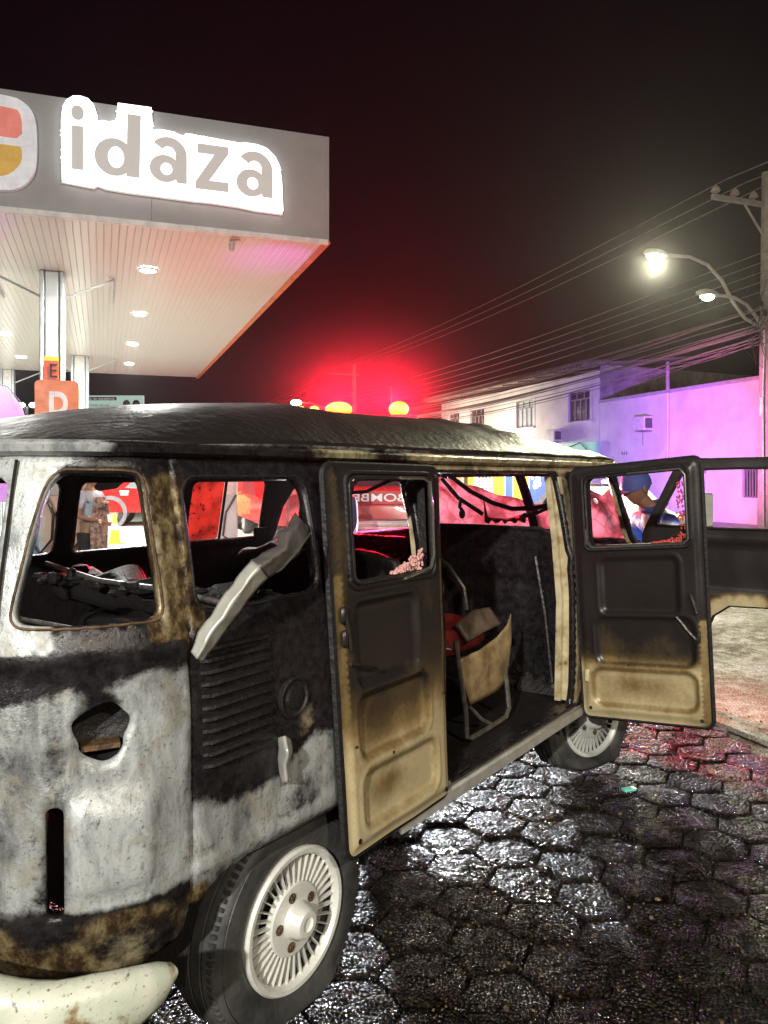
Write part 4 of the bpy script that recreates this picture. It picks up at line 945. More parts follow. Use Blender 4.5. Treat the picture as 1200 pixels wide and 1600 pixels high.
mb = MB(); mb.prism([spx(*p) for p in outline_px], lambda t, z, d: SGN(t, z, d), -.055, .06); sg = mb.build('name_sign', m_sign, can, smooth=False)
mb = MB(); rg = random.Random(4)
for a_, b_ in zip(outline_px, outline_px[1:]+outline_px[:1]):
    L_ = math.dist(a_, b_); 
    for k in range(int(L_/6)):
        f = (k+.5)/(L_/6); t, z = spx(a_[0]+(b_[0]-a_[0])*f, a_[1]+(b_[1]-a_[1])*f)
        if rg.random() < .6: mb.ell(SGN(t+rg.uniform(-.012, .012), z+rg.uniform(-.012, .012), .02), (.012, .012, .012), 6, 4)
mb.build('sign_edge_bulb', m_sign, sg)
rim = [spx(*p) for p in outline_px]; mb = MB(); mb.tube([SGN(t, z-.02, -.045) for t, z in rim], .02, 5, closed=True); mb.build('sign_back_rim', m_let, sg)
def ell_pts(cx, cy, rx, ry, a0=0, a1=360, n=28): return [(cx+rx*math.cos(math.radians(a0+(a1-a0)*k/n)), cy+ry*math.sin(math.radians(a0+(a1-a0)*k/n))) for k in range(n+(a1-a0 != 360))]
def band(o, i_): return o+i_[::-1]
GLY = {'i': [[(0, 0), (1, 0), (1, .68), (0, .68)], ell_pts(.5, .885, .56, .115)],
       'd': [('ring', ell_pts(.42, .285, .42, .30), ell_pts(.46, .285, .17, .17)), [(.68, 0), (.97, 0), (1, 1), (.70, 1)]],
       'a': [('ring', ell_pts(.40, .29, .40, .305), ell_pts(.44, .285, .15, .135)), [(.68, .08), (.72, 0), (.98, 0), (.98, .62), (.68, .62)], band(ell_pts(.49, .60, .49, .40, 0, 142, 18), ell_pts(.49, .60, .20, .19, 0, 142, 18))],
       'z': [[(0, 0), (1, 0), (1, .21), (.42, .21), (1, .84), (1, 1), (.05, 1), (.05, .79), (.56, .79), (0, .16)]]}
for ch, (xa, xb, yb, yt) in (('i', (113, 131, 271, 172)), ('d', (148, 220, 280, 183)), ('a', (233, 292, 290, 221)), ('z', (304, 355, 303, 233)), ('a', (367, 424, 312, 243))):
    ta, tb = spx(xa, 240)[0], spx(xb, 240)[0]; xm = (xa+xb)/2; zb, zt = spx(xm, yb)[1], spx(xm, yt)[1]; mb = MB()
    for q, g in enumerate(GLY[ch]):
        fn = lambda x, y, d: SGN(ta+(tb-ta)*x, zb+(zt-zb)*y, d); d1 = .082+.0015*q
        if g[0] == 'ring':
            O, I = g[1], g[2]; n_ = len(O)
            V = [fn(x, y, d) for L, d in ((O, .062), (O, d1), (I, d1), (I, .062)) for x, y in L]
            mb.add(V, [(r*n_+k, r*n_+(k+1) % n_, ((r+1) % 4)*n_+(k+1) % n_, ((r+1) % 4)*n_+k) for r in range(4) for k in range(n_)])
        else: mb.prism(g, fn, .062, d1)
    mb.build('sign_letter', m_let, sg, smooth=False)
# round-cornered emblem at the left
m_er, m_ey, m_eb = M('emblem_red', (.72, .22, .18), .45, emit=(.75, .2, .16), es=.35), M('emblem_mustard', (.62, .38, .07), .45, emit=(.62, .36, .06), es=.3), M('emblem_border', (.78, .79, .82), .4, emit=(.8, .82, .88), es=.22)
t0, t1 = 3.80, 5.45; zt, zb = 6.40, 5.20
bd = [(t0+.0, zb+.38), (t0+.06, zb+.2), (t0+.18, zb+.06), (t0+.38, zb), (t1, zb-.02), (t1+.1, zb+.3), (t1+.1, zt), (t0+.30, zt+.02), (t0+.12, zt-.06), (t0+.02, zt-.2), (t0, zt-.4)]
bd = chaikin(bd[:-2], 2)+bd[-2:] if False else chaikin(bd, 2)
mb = MB(); mb.prism(bd, lambda t, z, d: SGN(t, z, d), -.055, .03); em = mb.build('emblem', m_eb, can, smooth=False)
def shrink(s0_, ylo, yhi):
    return [(min(max(t, t0+.17), t1), z) for t, z in [(t0+.17, ylo if ylo > 5.7 else ylo+.22), (t0+.17, yhi if yhi < 6.1 else yhi-.12), (t0+.24, yhi), (t1, yhi), (t1, ylo), (t0+.42, ylo)]]
mb = MB(); mb.prism(chaikin(shrink(0, 5.88, 6.27), 1), lambda t, z, d: SGN(t, z, d), .031, .04); mb.build('emblem_red_field', m_er, em, smooth=False)
mb = MB(); mb.prism(chaikin(shrink(0, 5.33, 5.78), 2), lambda t, z, d: SGN(t, z, d), .031, .04); mb.build('emblem_yellow_field', m_ey, em, smooth=False)
# security camera under the ceiling
sc_ = thing('security_camera', 'small white camera hanging under the canopy near its right corner', 'camera', tuple(CC+CL(1.25, .25, CZ-.01)))
mb = MB(); mb.bbox((0, 0, -.02), (.16, .06, .03), .01); mb.tube([(0, 0, -.03), (-.05, 0, -.07)], .02, 8); mb.build('bracket', m_white, sc_)
mb = MB(); mb.lathe([(.0001, -.17), (.035, -.165), (.042, -.14), (.042, -.06), (.0001, -.05)], 14, Matrix.Translation((-.05, 0, 0))); mb.build('camera_body', M('camera_grey', (.4, .4, .4), .3), sc_)
light('POINT', (-1.2, 10.0, 4.2), 0.1, (.7, .2, 1), .1) if False else None

# ---------------------------------------------------------------- fuel pumps
def fuel_pump(loc, label, rz):
    t = thing('fuel_pump', label, 'fuel pump', loc, rz, 'fuel pumps on the forecourt')
    mb = MB(); mb.bbox((0, 0, .95), (.82, .5, 1.7), .03); mb.bbox((0, 0, .05), (.95, .62, .1), .02); mb.build('cabinet', M('beige_pump_panel', (.66, .48, .36), .4, var=.1, scale=4), t, angle=30)
    mb = MB(); mb.bbox((0, -.252, 1.55), (.6, .02, .4), .01); mb.build('display', M('pump_display', (.55, .52, .48), .3), t)
    for k, cc in enumerate(((.75, .18, .05), (.15, .42, .75), (.7, .7, .68))):
        mb = MB(); mb.box((-.36+.09*k, -.256, .62), (.085, .012, .9)); mb.build('coloured_stripe', M('pump_stripe_%s' % ('orange', 'blue', 'pale')[k], cc, .4), t, smooth=False)
    for s in (-1, 1):
        mb = MB(); mb.tube([(s*.30, -.30, 1.42), (s*.36-.05, -.36, 1.52), (s*.15, -.40, 1.40), (s*.02, -.42, 1.1), (s*.04, -.40, .75), (s*.2, -.38, .55), (s*.34, -.33, .75), (s*.33, -.30, 1.1)], .022, 8); mb.build('hose', M('black_hose', (.02, .02, .02), .35), t)
        mb = MB(); mb.bbox((s*.33, -.29, 1.25), (.05, .07, .22), .015); mb.tube([(s*.33, -.32, 1.15), (s*.33, -.36, .98)], .014, 6); mb.build('nozzle', M('yellow_nozzle', (.75, .6, .05), .4) if s > 0 else m_black, t)
    mb = MB(); mb.prism(rrect(-.29, .29, 2.42, 3.0, .07), lambda x, z, d: (x, d, z), -.12, .0); sb = mb.build('letter_board', M('orange_board', (.85, .20, .03), .35, emit=(.9, .16, .03), es=.25), t, angle=30)
    mb = MB(); mb.tube([(0, -.05, 1.8), (0, -.05, 2.45)], .04, 8); mb.build('board_post', m_col, t)
    text_mb('D', lambda x, y, d: (x, -.125-d, y), offset=.04, bbox=(-.10, .15, 2.5, 2.84)).build('letter', M('white_letter', (.85, .85, .83), .4, emit=(1, 1, 1), es=.3), sb, smooth=False)
    return t
fuel_pump((-4.72, 11.1, 0), 'orange fuel pump board with a white D in front of the first canopy column', math.atan2(FD.y, FD.x)+PI)
mb = MB()
pp = thing('fuel_pump', 'pale blue and white pump seen through the far side window of the van', 'fuel pump', (-3.0, 13.6, .1), .5, 'fuel pumps on the forecourt')
mb = MB(); mb.bbox((0, 0, .95), (.7, .5, 1.8), .03); mb.build('cabinet', M('pale_blue_pump', (.62, .74, .78), .35, var=.1), pp, angle=30)
mb = MB(); mb.bbox((.05, -.26, 1.45), (.45, .02, .5), .01); mb.build('display', M('pump_panel_white', (.75, .7, .7), .3), pp)
mb = MB(); mb.tube([(.3, -.28, 1.2), (.1, -.34, .9), (.05, -.34, .5), (.2, -.3, .4)], .02, 6); mb.build('hose', M('black_hose', (.02, .02, .02), .35), pp)

# feather banner, billboard, cone, distant lamps
fb = thing('feather_banner', 'purple feather banner standing left of the pumps', 'banner', (-7.28, 15.2, .12))
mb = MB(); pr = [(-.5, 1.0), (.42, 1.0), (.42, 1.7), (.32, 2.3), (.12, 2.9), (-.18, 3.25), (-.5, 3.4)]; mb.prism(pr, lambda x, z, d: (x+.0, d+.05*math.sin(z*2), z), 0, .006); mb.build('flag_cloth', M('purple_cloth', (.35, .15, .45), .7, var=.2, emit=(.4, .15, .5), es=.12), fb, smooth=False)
mb = MB(); mb.tube([(.44, 0, 0), (.44, 0, 1.7), (.34, .02, 2.3), (.13, .02, 2.92), (-.18, .02, 3.28), (-.5, 0, 3.42)], .012, 6); mb.build('pole', m_black, fb)
text_mb('n', lambda x, y, d: (x, -.02-d, y), bbox=(.02, .24, 1.82, 1.98)).build('letter', M('white_letter', (.85, .85, .83), .4), fb, smooth=False)
bb = thing('billboard', 'pale green billboard with a row of words and two small portraits, beyond the canopy', 'billboard', (-14.2, 40, 0))
mb = MB(); mb.bbox((0, 0, 5.1), (3.4, .15, 1.5), .02); pb = mb.build('board', M('pale_green_board', (.55, .72, .62), .5, emit=(.55, .78, .66), es=.55), bb)
mb = MB(); mb.tube([(-1, .1, 0), (-1, .1, 4.4)], .08, 6); mb.tube([(1, .1, 0), (1, .1, 4.4)], .08, 6); mb.build('post', m_col, bb)
mb = MB(); mb.box((-.65, -.085, 5.68), (1.9, .02, .17)); mb.build('heading_strip', M('maroon_print', (.35, .10, .12), .5), pb, smooth=False)
text_mb('ensino de excelência', lambda x, y, d: (x, -.1-d, y), bbox=(-1.5, .2, 5.62, 5.74)).build('lettering', M('white_letter', (.85, .85, .83), .4), pb, smooth=False)
text_mb('nossos alunos', lambda x, y, d: (x, -.08-d, y), bbox=(-1.2, -.1, 5.28, 5.42)).build('lettering', M('green_print', (.08, .40, .26), .5), pb, smooth=False)
for s, hc in ((0, (.30, .20, .10)), (.5, (.02, .015, .012))):
    mb = MB(); mb.ell((.82+s, -.10, 5.3), (.15, .03, .22), 12, 8); mb.build('portrait_face', M('print_skin', (.62, .42, .32), .6), pb)
    mb = MB(); mb.ell((.82+s, -.095, 5.42), (.19, .02, .20), 12, 8); mb.build('portrait_hair', M('print_hair_%s' % ('fair' if s == 0 else 'dark'), hc, .6), pb)
def cone(X, Y, lab, col):
    t = thing('traffic_cone', lab, 'cone', (X, Y, .1)); mb = MB(); mb.lathe([(.0001, .7), (.025, .7), (.13, .03), (.13, .0)], 16); mb.build('cone_body', col, t); mb = MB(); mb.bbox((0, 0, .015), (.36, .36, .03), .01); mb.build('cone_base', col, t)
    mb = MB(); mb.lathe([(.068, .46), (.095, .32)], 16); mb.build('reflective_band', m_white, t)
cone(-6.1, 17.4, 'yellow cone on the pale forecourt beside the apron', M('yellow_cone', (.8, .75, .05), .5)); cone(-3.55, 17.8, 'orange cone on the forecourt behind the pale pump', M('orange_cone', (.8, .15, .03), .5))
# distant station lamp with two heads
t = thing('distant_lamp', 'small far twin lamp beside the purple banner', 'street lamp', (-22.3, 48, 0))
mb = MB(); mb.tube([(0, 0, 0), (0, 0, 6)], .06, 6); mb.build('post', m_col, t); mb = MB(); mb.ell((-.35, 0, 6.1), (.22, .22, .16)); mb.ell((.35, 0, 6.1), (.22, .22, .16)); mb.build('globe', M('globe_glow', (1, 1, 1), .5, emit=(1, 1, .95), es=8), t)

#CHUNK street
# ---------------------------------------------------------------- buildings across the street
FP_ = 18.95   # facade plane
def BP(e, z, o=0.): return SP(FP_-o, e, z)
def brick(p, q, z0, z1, o0, o1): return None
m_wall = M('painted_render', (.76, .74, .72), .6, var=.22, scale=.9, bmp=.15, bscale=8)
m_win = M('grey_window_frame', (.30, .29, .30), .5); m_pane = M('dark_pane', (.05, .05, .06), .12); m_roof = M('old_roof_tile', (.26, .21, .19), .7, var=.5, scale=3)
m_plaster = M('stained_plaster', (.42, .38, .34), .7, var=.55, scale=2.5, bmp=.2, bscale=8)
def building(name, label, e0, e1, depth, H, holes, mat):
    root = thing(name, label, 'building', tuple(SP(FP_, e0, 0)))
    base = SP(FP_, e0, 0)
    def lp(e, z, o=0.): return SP(FP_-o, e, z)-base
    uv, F = None, None
    mb = MB()
    # facade: grid of rectangles round the openings, given thickness by the reveals
    es = sorted({e0, e1, *[h[0] for h in holes], *[h[1] for h in holes]}); zs = sorted({0., H, *[h[2] for h in holes], *[h[3] for h in holes]})
    for a, b in zip(es, es[1:]):
        for c, d in zip(zs, zs[1:]):
            m1, m2 = (a+b)/2, (c+d)/2
            if any(h[0] < m1 < h[1] and h[2] < m2 < h[3] for h in holes): continue
            mb.add([lp(a, c), lp(b, c), lp(b, d), lp(a, d)], [(0, 1, 2, 3)])
    for h in holes:
        A = [(h[0], h[2]), (h[1], h[2]), (h[1], h[3]), (h[0], h[3])]
        mb.add([lp(e, z) for e, z in A]+[lp(e, z, -.2) for e, z in A], [(i, (i+1) % 4, (i+1) % 4+4, i+4) for i in range(4)])
    mb.add([lp(e0, 0), lp(e0, 0, -depth), lp(e0, H, -depth), lp(e0, H)], [(0, 1, 2, 3)]); mb.add([lp(e1, 0), lp(e1, 0, -depth), lp(e1, H, -depth), lp(e1, H)], [(0, 1, 2, 3)])
    mb.add([lp(e0, 0, -depth), lp(e1, 0, -depth), lp(e1, H, -depth), lp(e0, H, -depth)], [(0, 1, 2, 3)]); mb.add([lp(e0, H-.02), lp(e1, H-.02), lp(e1, H-.02, -depth), lp(e0, H-.02, -depth)], [(0, 1, 2, 3)])
    mb.build('wall', mat, root, smooth=False)
    return root, lp
def window(root, lp, h, kind='double', bars=False, lit=None):
    e0, e1, z0, z1 = h; w = e1-e0; m = MB()
    def bar(a, b, c, d, o=-.1, t=.05): m.prism([(a, c), (b, c), (b, d), (a, d)], lambda e, z, q: lp(e, z, o+q), -t/2, t/2)
    f = .05
    bar(e0, e0+f, z0, z1); bar(e1-f, e1, z0, z1); bar(e0+f, e1-f, z0, z0+f); bar(e0+f, e1-f, z1-f, z1)
    zt = z0+(z1-z0)*.72
    bar(e0+f, e1-f, zt-.025, zt+.025, -.098)
    for k in (1, 2, 3): bar(e0+w*k/4-.025, e0+w*k/4+.025, z0+f, zt-.025, -.096)
    for k in (1, 2): bar(e0+w*k/3-.015, e0+w*k/3+.015, zt+.025, z1-f, -.094)
    if bars:
        for k in range(9): bar(e0+w*(k+.5)/9-.02, e0+w*(k+.5)/9+.02, z0, z1, -.04, .02)
    fr = m.build('window', m_win, root, smooth=False)
    p = MB(); p.prism([(e0+f, z0+f), (e1-f, z0+f), (e1-f, z1-f), (e0+f, z1-f)], lambda e, z, q: lp(e, z, -.12+q), -.005, .005); p.build('pane', lit or m_pane, fr, smooth=False)
    s = MB(); s.prism([(e0-.08, z0-.08), (e1+.08, z0-.08), (e1+.08, z0), (e0-.08, z0)], lambda e, z, q: lp(e, z, q), .0, .07); s.build('sill', m_wall, fr, smooth=False)
    m = MB()
    for a, b, c, d in ((e0-.12, e1+.12, z1, z1+.10), (e0-.12, e0, z0, z1), (e1, e1+.12, z0, z1)): m.prism([(a, c), (b, c), (b, d), (a, d)], lambda e, z, q: lp(e, z, q), .0, .02)
    m.build('surround', m_wall, fr, smooth=False)
# single-storey wall, near
def EX(x):   # street distance e on the facade seen at image column x
    k = (x-600)/1200; return FP_*(.939-.344*k)/(.344+.939*k)
def EZ(x, y): e = EX(x); Y = SP(FP_, e).y; return e, 1.62-(y-745)/1200*Y
eA, eB = EX(937), EX(1290)
zA = EZ(1060, 612)[1]
hs = []
w1e = (EX(1199), EX(1160)); wz = (EZ(1180, 778)[1], EZ(1180, 716)[1]); h1 = (w1e[0], w1e[1], wz[0], wz[1])
w2e = (EX(1104), EX(1092)); h2 = (w2e[0], w2e[1], EZ(1098, 740)[1], EZ(1098, 716)[1])
b1, lp1 = building('painted_building', 'flat-topped pale building with a barred window, washed in purple and pink light', eB, eA, 9, zA, [h1, h2], m_wall)
window(b1, lp1, h1, bars=True); window(b1, lp1, h2, bars=True)
mb = MB(); mb.prism([(eB, zA), (eA, zA), (eA, zA+.12), (eB, zA+.12)], lambda e, z, q: lp1(e, z, q), -.25, .06); mb.build('coping', M('coping_grey', (.45, .44, .45), .5), b1, smooth=False)
zl = EZ(1060, 711)[1]; mb = MB(); mb.prism([(eB, zl), (eA, zl), (eA, zl+.08), (eB, zl+.08)], lambda e, z, q: lp1(e, z, q), 0, .05); mb.build('ledge', m_wall, b1, smooth=False)
text_mb('311', lambda x, y, d: lp1(x, y, .01+d), bbox=(EX(971), EX(980), EZ(975, 713)[1], EZ(975, 706)[1])).build('house_number', m_black, b1, smooth=False)
# rough side wall of the tall building visible above the low roof
e2a, e2b = EX(936), EX(690)
zE = EZ(800, 612)[1]+.12
wins = []
for xa, xb, yt, yb in ((888, 922, 610, 656), (807, 834, 626, 670), (735, 757, 654, 690), (701, 718, 663, 700)):
    ea, eb = EX(xb), EX(xa); xm = (xa+xb)/2; wins.append((ea, eb, EZ(xm, yb)[1], EZ(xm, yt)[1]))
zw = sum(w[3] for w in wins[:2])/2; zs_ = sum(w[2] for w in wins[:2])/2
wins = [(a, b, zs_, zw) for a, b, c, d in wins]
shop = [(EX(866), EX(720), .3, 2.35), (EX(715), EX(695), .3, 2.35)]
shop2 = (EX(925), EX(880), .3, 2.4)
b2, lp2 = building('two_storey_house', 'two-storey pale house with tiled eaves, four upstairs windows and a bright yellow shop below', e2a, e2b, 12, zE, wins+[shop[0], shop[1], shop2], m_wall)
litp = M('dim_lit_pane', (.3, .3, .3), .2, emit=(.8, .95, .9), es=.35)
for k, w_ in enumerate(wins): window(b2, lp2, w_, lit=None if k != 1 else litp)
# side wall patch
mb = MB(); mb.prism([(0.05, zA+.1), (11.9, zA+.1), (11.9, zE+.1), (0.05, zE+.25)], lambda p, z, q: SP(FP_+p, e2a-q, z)-SP(FP_, e2a, 0), .0, .03); mb.build('gable_wall', m_plaster, b2, smooth=False)
# eaves: sloped roof with rafters, rows of tiles
mb = MB(); mb.prism([(-1.0, zE+.12), (-1.0, zE+.20), (6, zE+.95), (6, zE+.87)], lambda p, z, q: SP(FP_+p, q, z)-SP(FP_, e2a, 0), e2a-.3, e2b+.3); rf = mb.build('roof', m_roof, b2, smooth=False)
k = 0; e = e2a-.25; tm = None
while e < e2b+.3:
    if tm is None:
        mb = MB(); mb.lathe([(.13, -.0), (.12, 1.3)], 10, Matrix.Translation(SP(FP_-1.06, 0, zE+.20)) @ (PD*7+Vector((0, 0, .75))).to_track_quat('Z', 'Y').to_matrix().to_4x4()); tm = mb.build('roof_tile', m_roof, rf); tm.location = ED*e-SP(FP_, e2a, 0)
    else: o = tm.copy(); C.objects.link(o); o.parent = rf; o.location = ED*e-SP(FP_, e2a, 0)
    e += .27
mb = None; e = e2a+.3; rm = None
while e < e2b:
    if rm is None:
        mb = MB(); mb.prism([(-.95, zE+.02), (-.95, zE+.13), (0, zE+.34), (0, zE+.16)], lambda p, z, q: SP(FP_+p, q, z), -.05, .05); rm = mb.build('rafter', M('dark_timber', (.20, .15, .12), .7), b2, smooth=False); rm.location = ED*e-SP(FP_, e2a, 0)
    else: o = rm.copy(); C.objects.link(o); o.parent = b2; o.location = ED*e-SP(FP_, e2a, 0)
    e += 1.5
# shop front: lit interior with coloured panels
a_, b_ = shop[0][0], shop[0][1]
m_y = M('lit_yellow_panel', (.9, .6, .05), .5, emit=(1, .62, .08), es=1.3); m_bl = M('lit_blue_poster', (.1, .2, .6), .5, emit=(.16, .26, .75), es=.9); m_wh = M('lit_white_wall', (.9, .9, .85), .5, emit=(1, .97, .8), es=1.5)
sf = MB(); sf.prism([(a_, .3), (b_, .3), (b_, 2.35), (a_, 2.35)], lambda e, z, q: lp2(e, z, -.5+q), 0, .02); sfo = sf.build('shop_back_wall', m_wh, b2, smooth=False)
for xa, xb, mt in ((868, 853, m_y), (843, 815, m_bl), (812, 790, m_y), (788, 778, m_bl), (775, 758, m_y), (728, 720, m_y)):
    mb = MB(); mb.prism([(EX(xa), .35), (EX(xb), .35), (EX(xb), 2.3), (EX(xa), 2.3)], lambda e, z, q: lp2(e, z, -.46+q), 0, .02); mb.build('shop_panel', mt, sfo, smooth=False)
mb = MB()
for i in range(4):
    for j in range(7): mb.box(lp2(EX(753-i*5), 1.0+j*.19, -.44), (.1, .1, .07))
mb.build('display_item', M('display_dark', (.12, .2, .2), .5), sfo, smooth=False)
mb = MB(); rg = random.Random(2)
for i in range(9): mb.ell(lp2(EX(832-rg.uniform(0, 12)), .95+rg.uniform(0, .7), -.42), (.1, .1, rg.uniform(.1, .2)), 7, 5)
mb.build('poster_figure', M('poster_pale', (.85, .85, .8), .5, emit=(1, 1, .9), es=1), sfo)
a_, b_ = shop[1][0], shop[1][1]; mb = MB(); mb.prism([(a_, .3), (b_, .3), (b_, 2.35), (a_, 2.35)], lambda e, z, q: lp2(e, z, -.4+q), 0, .02); mb.build('shop_back_wall', m_y, b2, smooth=False)
mb = MB(); mb.prism([(shop2[0], shop2[2]), (shop2[1], shop2[2]), (shop2[1], shop2[3]), (shop2[0], shop2[3])], lambda e, z, q: lp2(e, z, -.15+q), 0, .02); dr = mb.build('shutter_door', M('pale_shutter', (.6, .58, .5), .5, emit=(1, .95, .8), es=.3), b2, smooth=False)
for k in range(10):
    mb = MB(); mb.prism([(shop2[0]+.6, .4+k*.2), (shop2[1], .4+k*.2), (shop2[1], .44+k*.2), (shop2[0]+.6, .44+k*.2)], lambda e, z, q: lp2(e, z, -.12+q), 0, .02); mb.build('shutter_rib', m_win, dr, smooth=False)
# green sign on the corner
ga, gb_ = EX(935), EX(876); za_, zb_ = EZ(906, 716)[1], EZ(906, 692)[1]
gs = thing('green_sign', 'green shop sign hung on the pale house corner above the van roof', 'sign', tuple(SP(FP_-.12, ga, 0)))
mb = MB(); mb.prism([(0, za_), (gb_-ga, za_), (gb_-ga, zb_), (0, zb_)], lambda e, z, q: ED*e+PD*q+Vector((0, 0, z)), -.05, .05); mb.build('sign_board', M('green_board', (.20, .62, .42), .4, emit=(.25, .8, .5), es=.35), gs, smooth=False)
mb = MB(); mb.tube([ED*0+PD*-.08+Vector((0, 0, za_)), ED*1.0+PD*-.08+Vector((0, 0, zb_)), ED*2.0+PD*-.08+Vector((0, 0, zb_-.2))], .02, 5); mb.build('sign_outline', m_black, gs)
# air conditioners
def aircon(x, y, lab):
    e, z = EZ(x, y); t = thing('air_conditioner', lab, 'air conditioner', tuple(SP(FP_-.02, e, z)), EA, 'air conditioners on the facades')
    # local x along street, y towards -P
    mb = MB(); mb.bbox((0, .22, 0), (.62, .42, .52), .02); mb.build('casing', m_white, t, angle=30)
    mb = MB(); mb.box((-.315, .22, 0), (.01, .3, .36)); 
    for k in range(6): mb.box((-.325, .22, -.15+k*.06), (.012, .3, .012))
    mb.build('grille', M('ac_grille', (.12, .12, .13), .5), t, smooth=False)
    mb = MB(); mb.box((0, .2, -.29), (.5, .4, .03)); mb.tube([(.25, .03, -.1), (.25, .03, -.8)], .015, 5); mb.build('bracket', m_win, t, smooth=False)
aircon(1013, 662, 'white air conditioner box on the purple-lit wall'); aircon(873, 681, 'white air conditioner box on the two-storey house beside the green sign')
# roof pole with aerial wire in front of the low wall
e, z = EZ(1047, 640); rp = SP(FP_-.1, e, 0)
rpt = thing('standpipe_pole', 'thin grey service pole against the purple-lit wall', 'pole', tuple(rp)); mb = MB(); mb.tube([(0, 0, .14), (0, 0, zA+.05)], .035, 6); mb.build('lower_pole', m_wall, rpt); mb = MB(); mb.tube([(0, 0, zA), (0, 0, zA+1.1)], .07, 8); mb.ell((0, 0, zA+1.0), (.09, .09, .05)); mb.build('upper_pole', m_plaster, rpt)

# ---------------------------------------------------------------- utility pole with two street lamps
PB = Vector((9.98, 20.0, .14)); up = thing('utility_pole', 'tall concrete utility pole with crossarm, insulators and two curved lamp arms', 'utility pole', tuple(PB))
m_conc = M('weathered_concrete', (.36, .34, .29), .65, var=.3, scale=5, bmp=.3, bscale=20); m_arm = M('galvanised_arm', (.62, .62, .55), .35, .4)
mb = MB(); mb.lathe([(.24, 0), (.13, 9.4), (.0001, 9.4)], 18); mb.build('post', m_conc, up)
mb = MB(); mb.bbox((-PD*.72)+Vector((0, 0, 8.55)), (2.2, .11, .13), .015, math.atan2(PD.y, PD.x)); ca_ = mb.build('crossarm', m_conc, up); 
mb = MB(); mb.tube([-PD*.1+Vector((0, 0, 7.7)), -PD*.75+Vector((0, 0, 8.48))], .03, 6); mb.build('arm_brace', m_conc, ca_)
for k in range(3):
    c = -PD*(1.70-.62*k)+Vector((0, 0, 8.62)); mb = MB(); mb.lathe([(.03, 0), (.03, .05), (.10, .06), (.12, .10), (.08, .12), (.10, .15), (.05, .20), (.02, .24), (.0001, .24)], 12, Matrix.Translation(c)); mb.build('insulator', M('ceramic', (.42, .36, .30), .3), ca_)
arm1 = [(0, 5.52), (.35, 5.54), (.75, 5.70), (1.15, 6.1), (1.5, 6.6), (1.95, 6.95), (2.5, 7.10), (3.1, 7.08), (3.35, 7.05)]
arm2 = [(0, 5.2), (.12, 5.4), (.35, 5.75), (.7, 6.05), (1.1, 6.2), (1.6, 6.22), (1.75, 6.2)]
hd = []
for arm, lab in ((arm1, 'upper'), (arm2, 'lower')):
    mb = MB(); mb.tube([-PD*p+Vector((0, 0, z-.14)) for p, z in arm], .042, 8); ao = mb.build('lamp_arm', m_arm, up)
    c = -PD*(arm[-1][0]+.22)+Vector((0, 0, arm[-1][1]-.14)); R_ = Matrix.Rotation(math.atan2(PD.y, PD.x), 3, 'Z')
    mb = MB(); mb.ell(c+Vector((0, 0, .04)), (.34, .15, .10), 14, 8, R_); mb.build('lamp_head', m_arm, ao)
    mb = MB(); mb.ell(c+Vector((0, 0, -.035)), (.21 if lab == 'lower' else .24, .13, .12), 12, 8, R_); mb.build('lamp_glass', M('lamp_glow_%s' % lab, (1, 1, .9), .4, emit=(1, 1, .62) if lab == 'upper' else (.9, 1, .62), es=90 if lab == 'upper' else 14), ao)
    hd.append(PB+c)
mb = MB(); mb.bbox(Vector((-.02, -.22, 5.25)), (.1, .1, .5), .02); mb.lathe([(.05, -.25), (.05, .25)], 8, Matrix.Translation((-.22, -.1, 3.3))); mb.build('junction_box', m_arm, up)
mb = MB(); mb.tube([(-.15, -.15, 5.4), (-.2, -.16, 3.5), (-.2, -.2, .2)], .025, 6); mb.build('service_pipe', m_arm, up)
mb = MB(); rg = random.Random(8)
for k in range(14):
    z = 5.2+rg.random()*2; a0 = Vector((rg.uniform(-.35, 0), -.2, z)); mb.tube([a0, a0+Vector((rg.uniform(-.5, -.1), rg.uniform(-.2, .2), rg.uniform(-.9, -.2))), a0+Vector((rg.uniform(-.3, .1), 0, rg.uniform(-1.4, -.6)))], .008, 4)
for k in range(4): mb.ell((-.15-.05*k, -.2, 5.7+.12*k), (.06, .06, .08), 6, 4)
mb.build('tangled_wires', m_black, up)
# wires: each one a thing running along the street, sagging between poles
m_wire = M('grey_cable', (.22, .20, .19), .5)
def wire(p0, z0, p1, z1, e0=-30, e1=75, r=.012, sag=.25, label='', grp='overhead wires'):
    mb = MB(); span = 35.; pts = []; n_ = 42; ep = PB.dot(ED)
    for i in range(n_+1):
        e = e0+(e1-e0)*i/n_; ph = ((e-ep) % span)/span; f = (e-e0)/(e1-e0)
        pts.append(SP(p0+(p1-p0)*f, e, z0+(z1-z0)*f-sag*4*ph*(1-ph)))
    base = pts[0].copy(); mb.tube([p-base for p in pts], r, 4); o = mb.build('overhead_wire', m_wire); o.location = base; tag(o, label, 'wire', grp)
pp0 = PB.dot(PD)
for k in range(3): wire(pp0-1.70+.62*k, 9.03, pp0-1.70+.62*k, 9.03, label='thin power wire on the crossarm, %s of three insulators' % ('outermost', 'middle', 'innermost')[k], sag=.45, r=.013)
labs = ['thin wire below the crossarm, among the fan of cables above the roofs']
for k, z in enumerate((7.45, 7.2, 6.95, 6.7, 6.45)): wire(pp0-.22, z, pp0-.22, z, label='%s of the five thin wires between the crossarm and the lamp arms' % ('topmost', 'second from the top', 'middle', 'second lowest', 'lowest')[k], r=.011, sag=.4+.03*k, grp='middle fan of wires')
rg = random.Random(21)
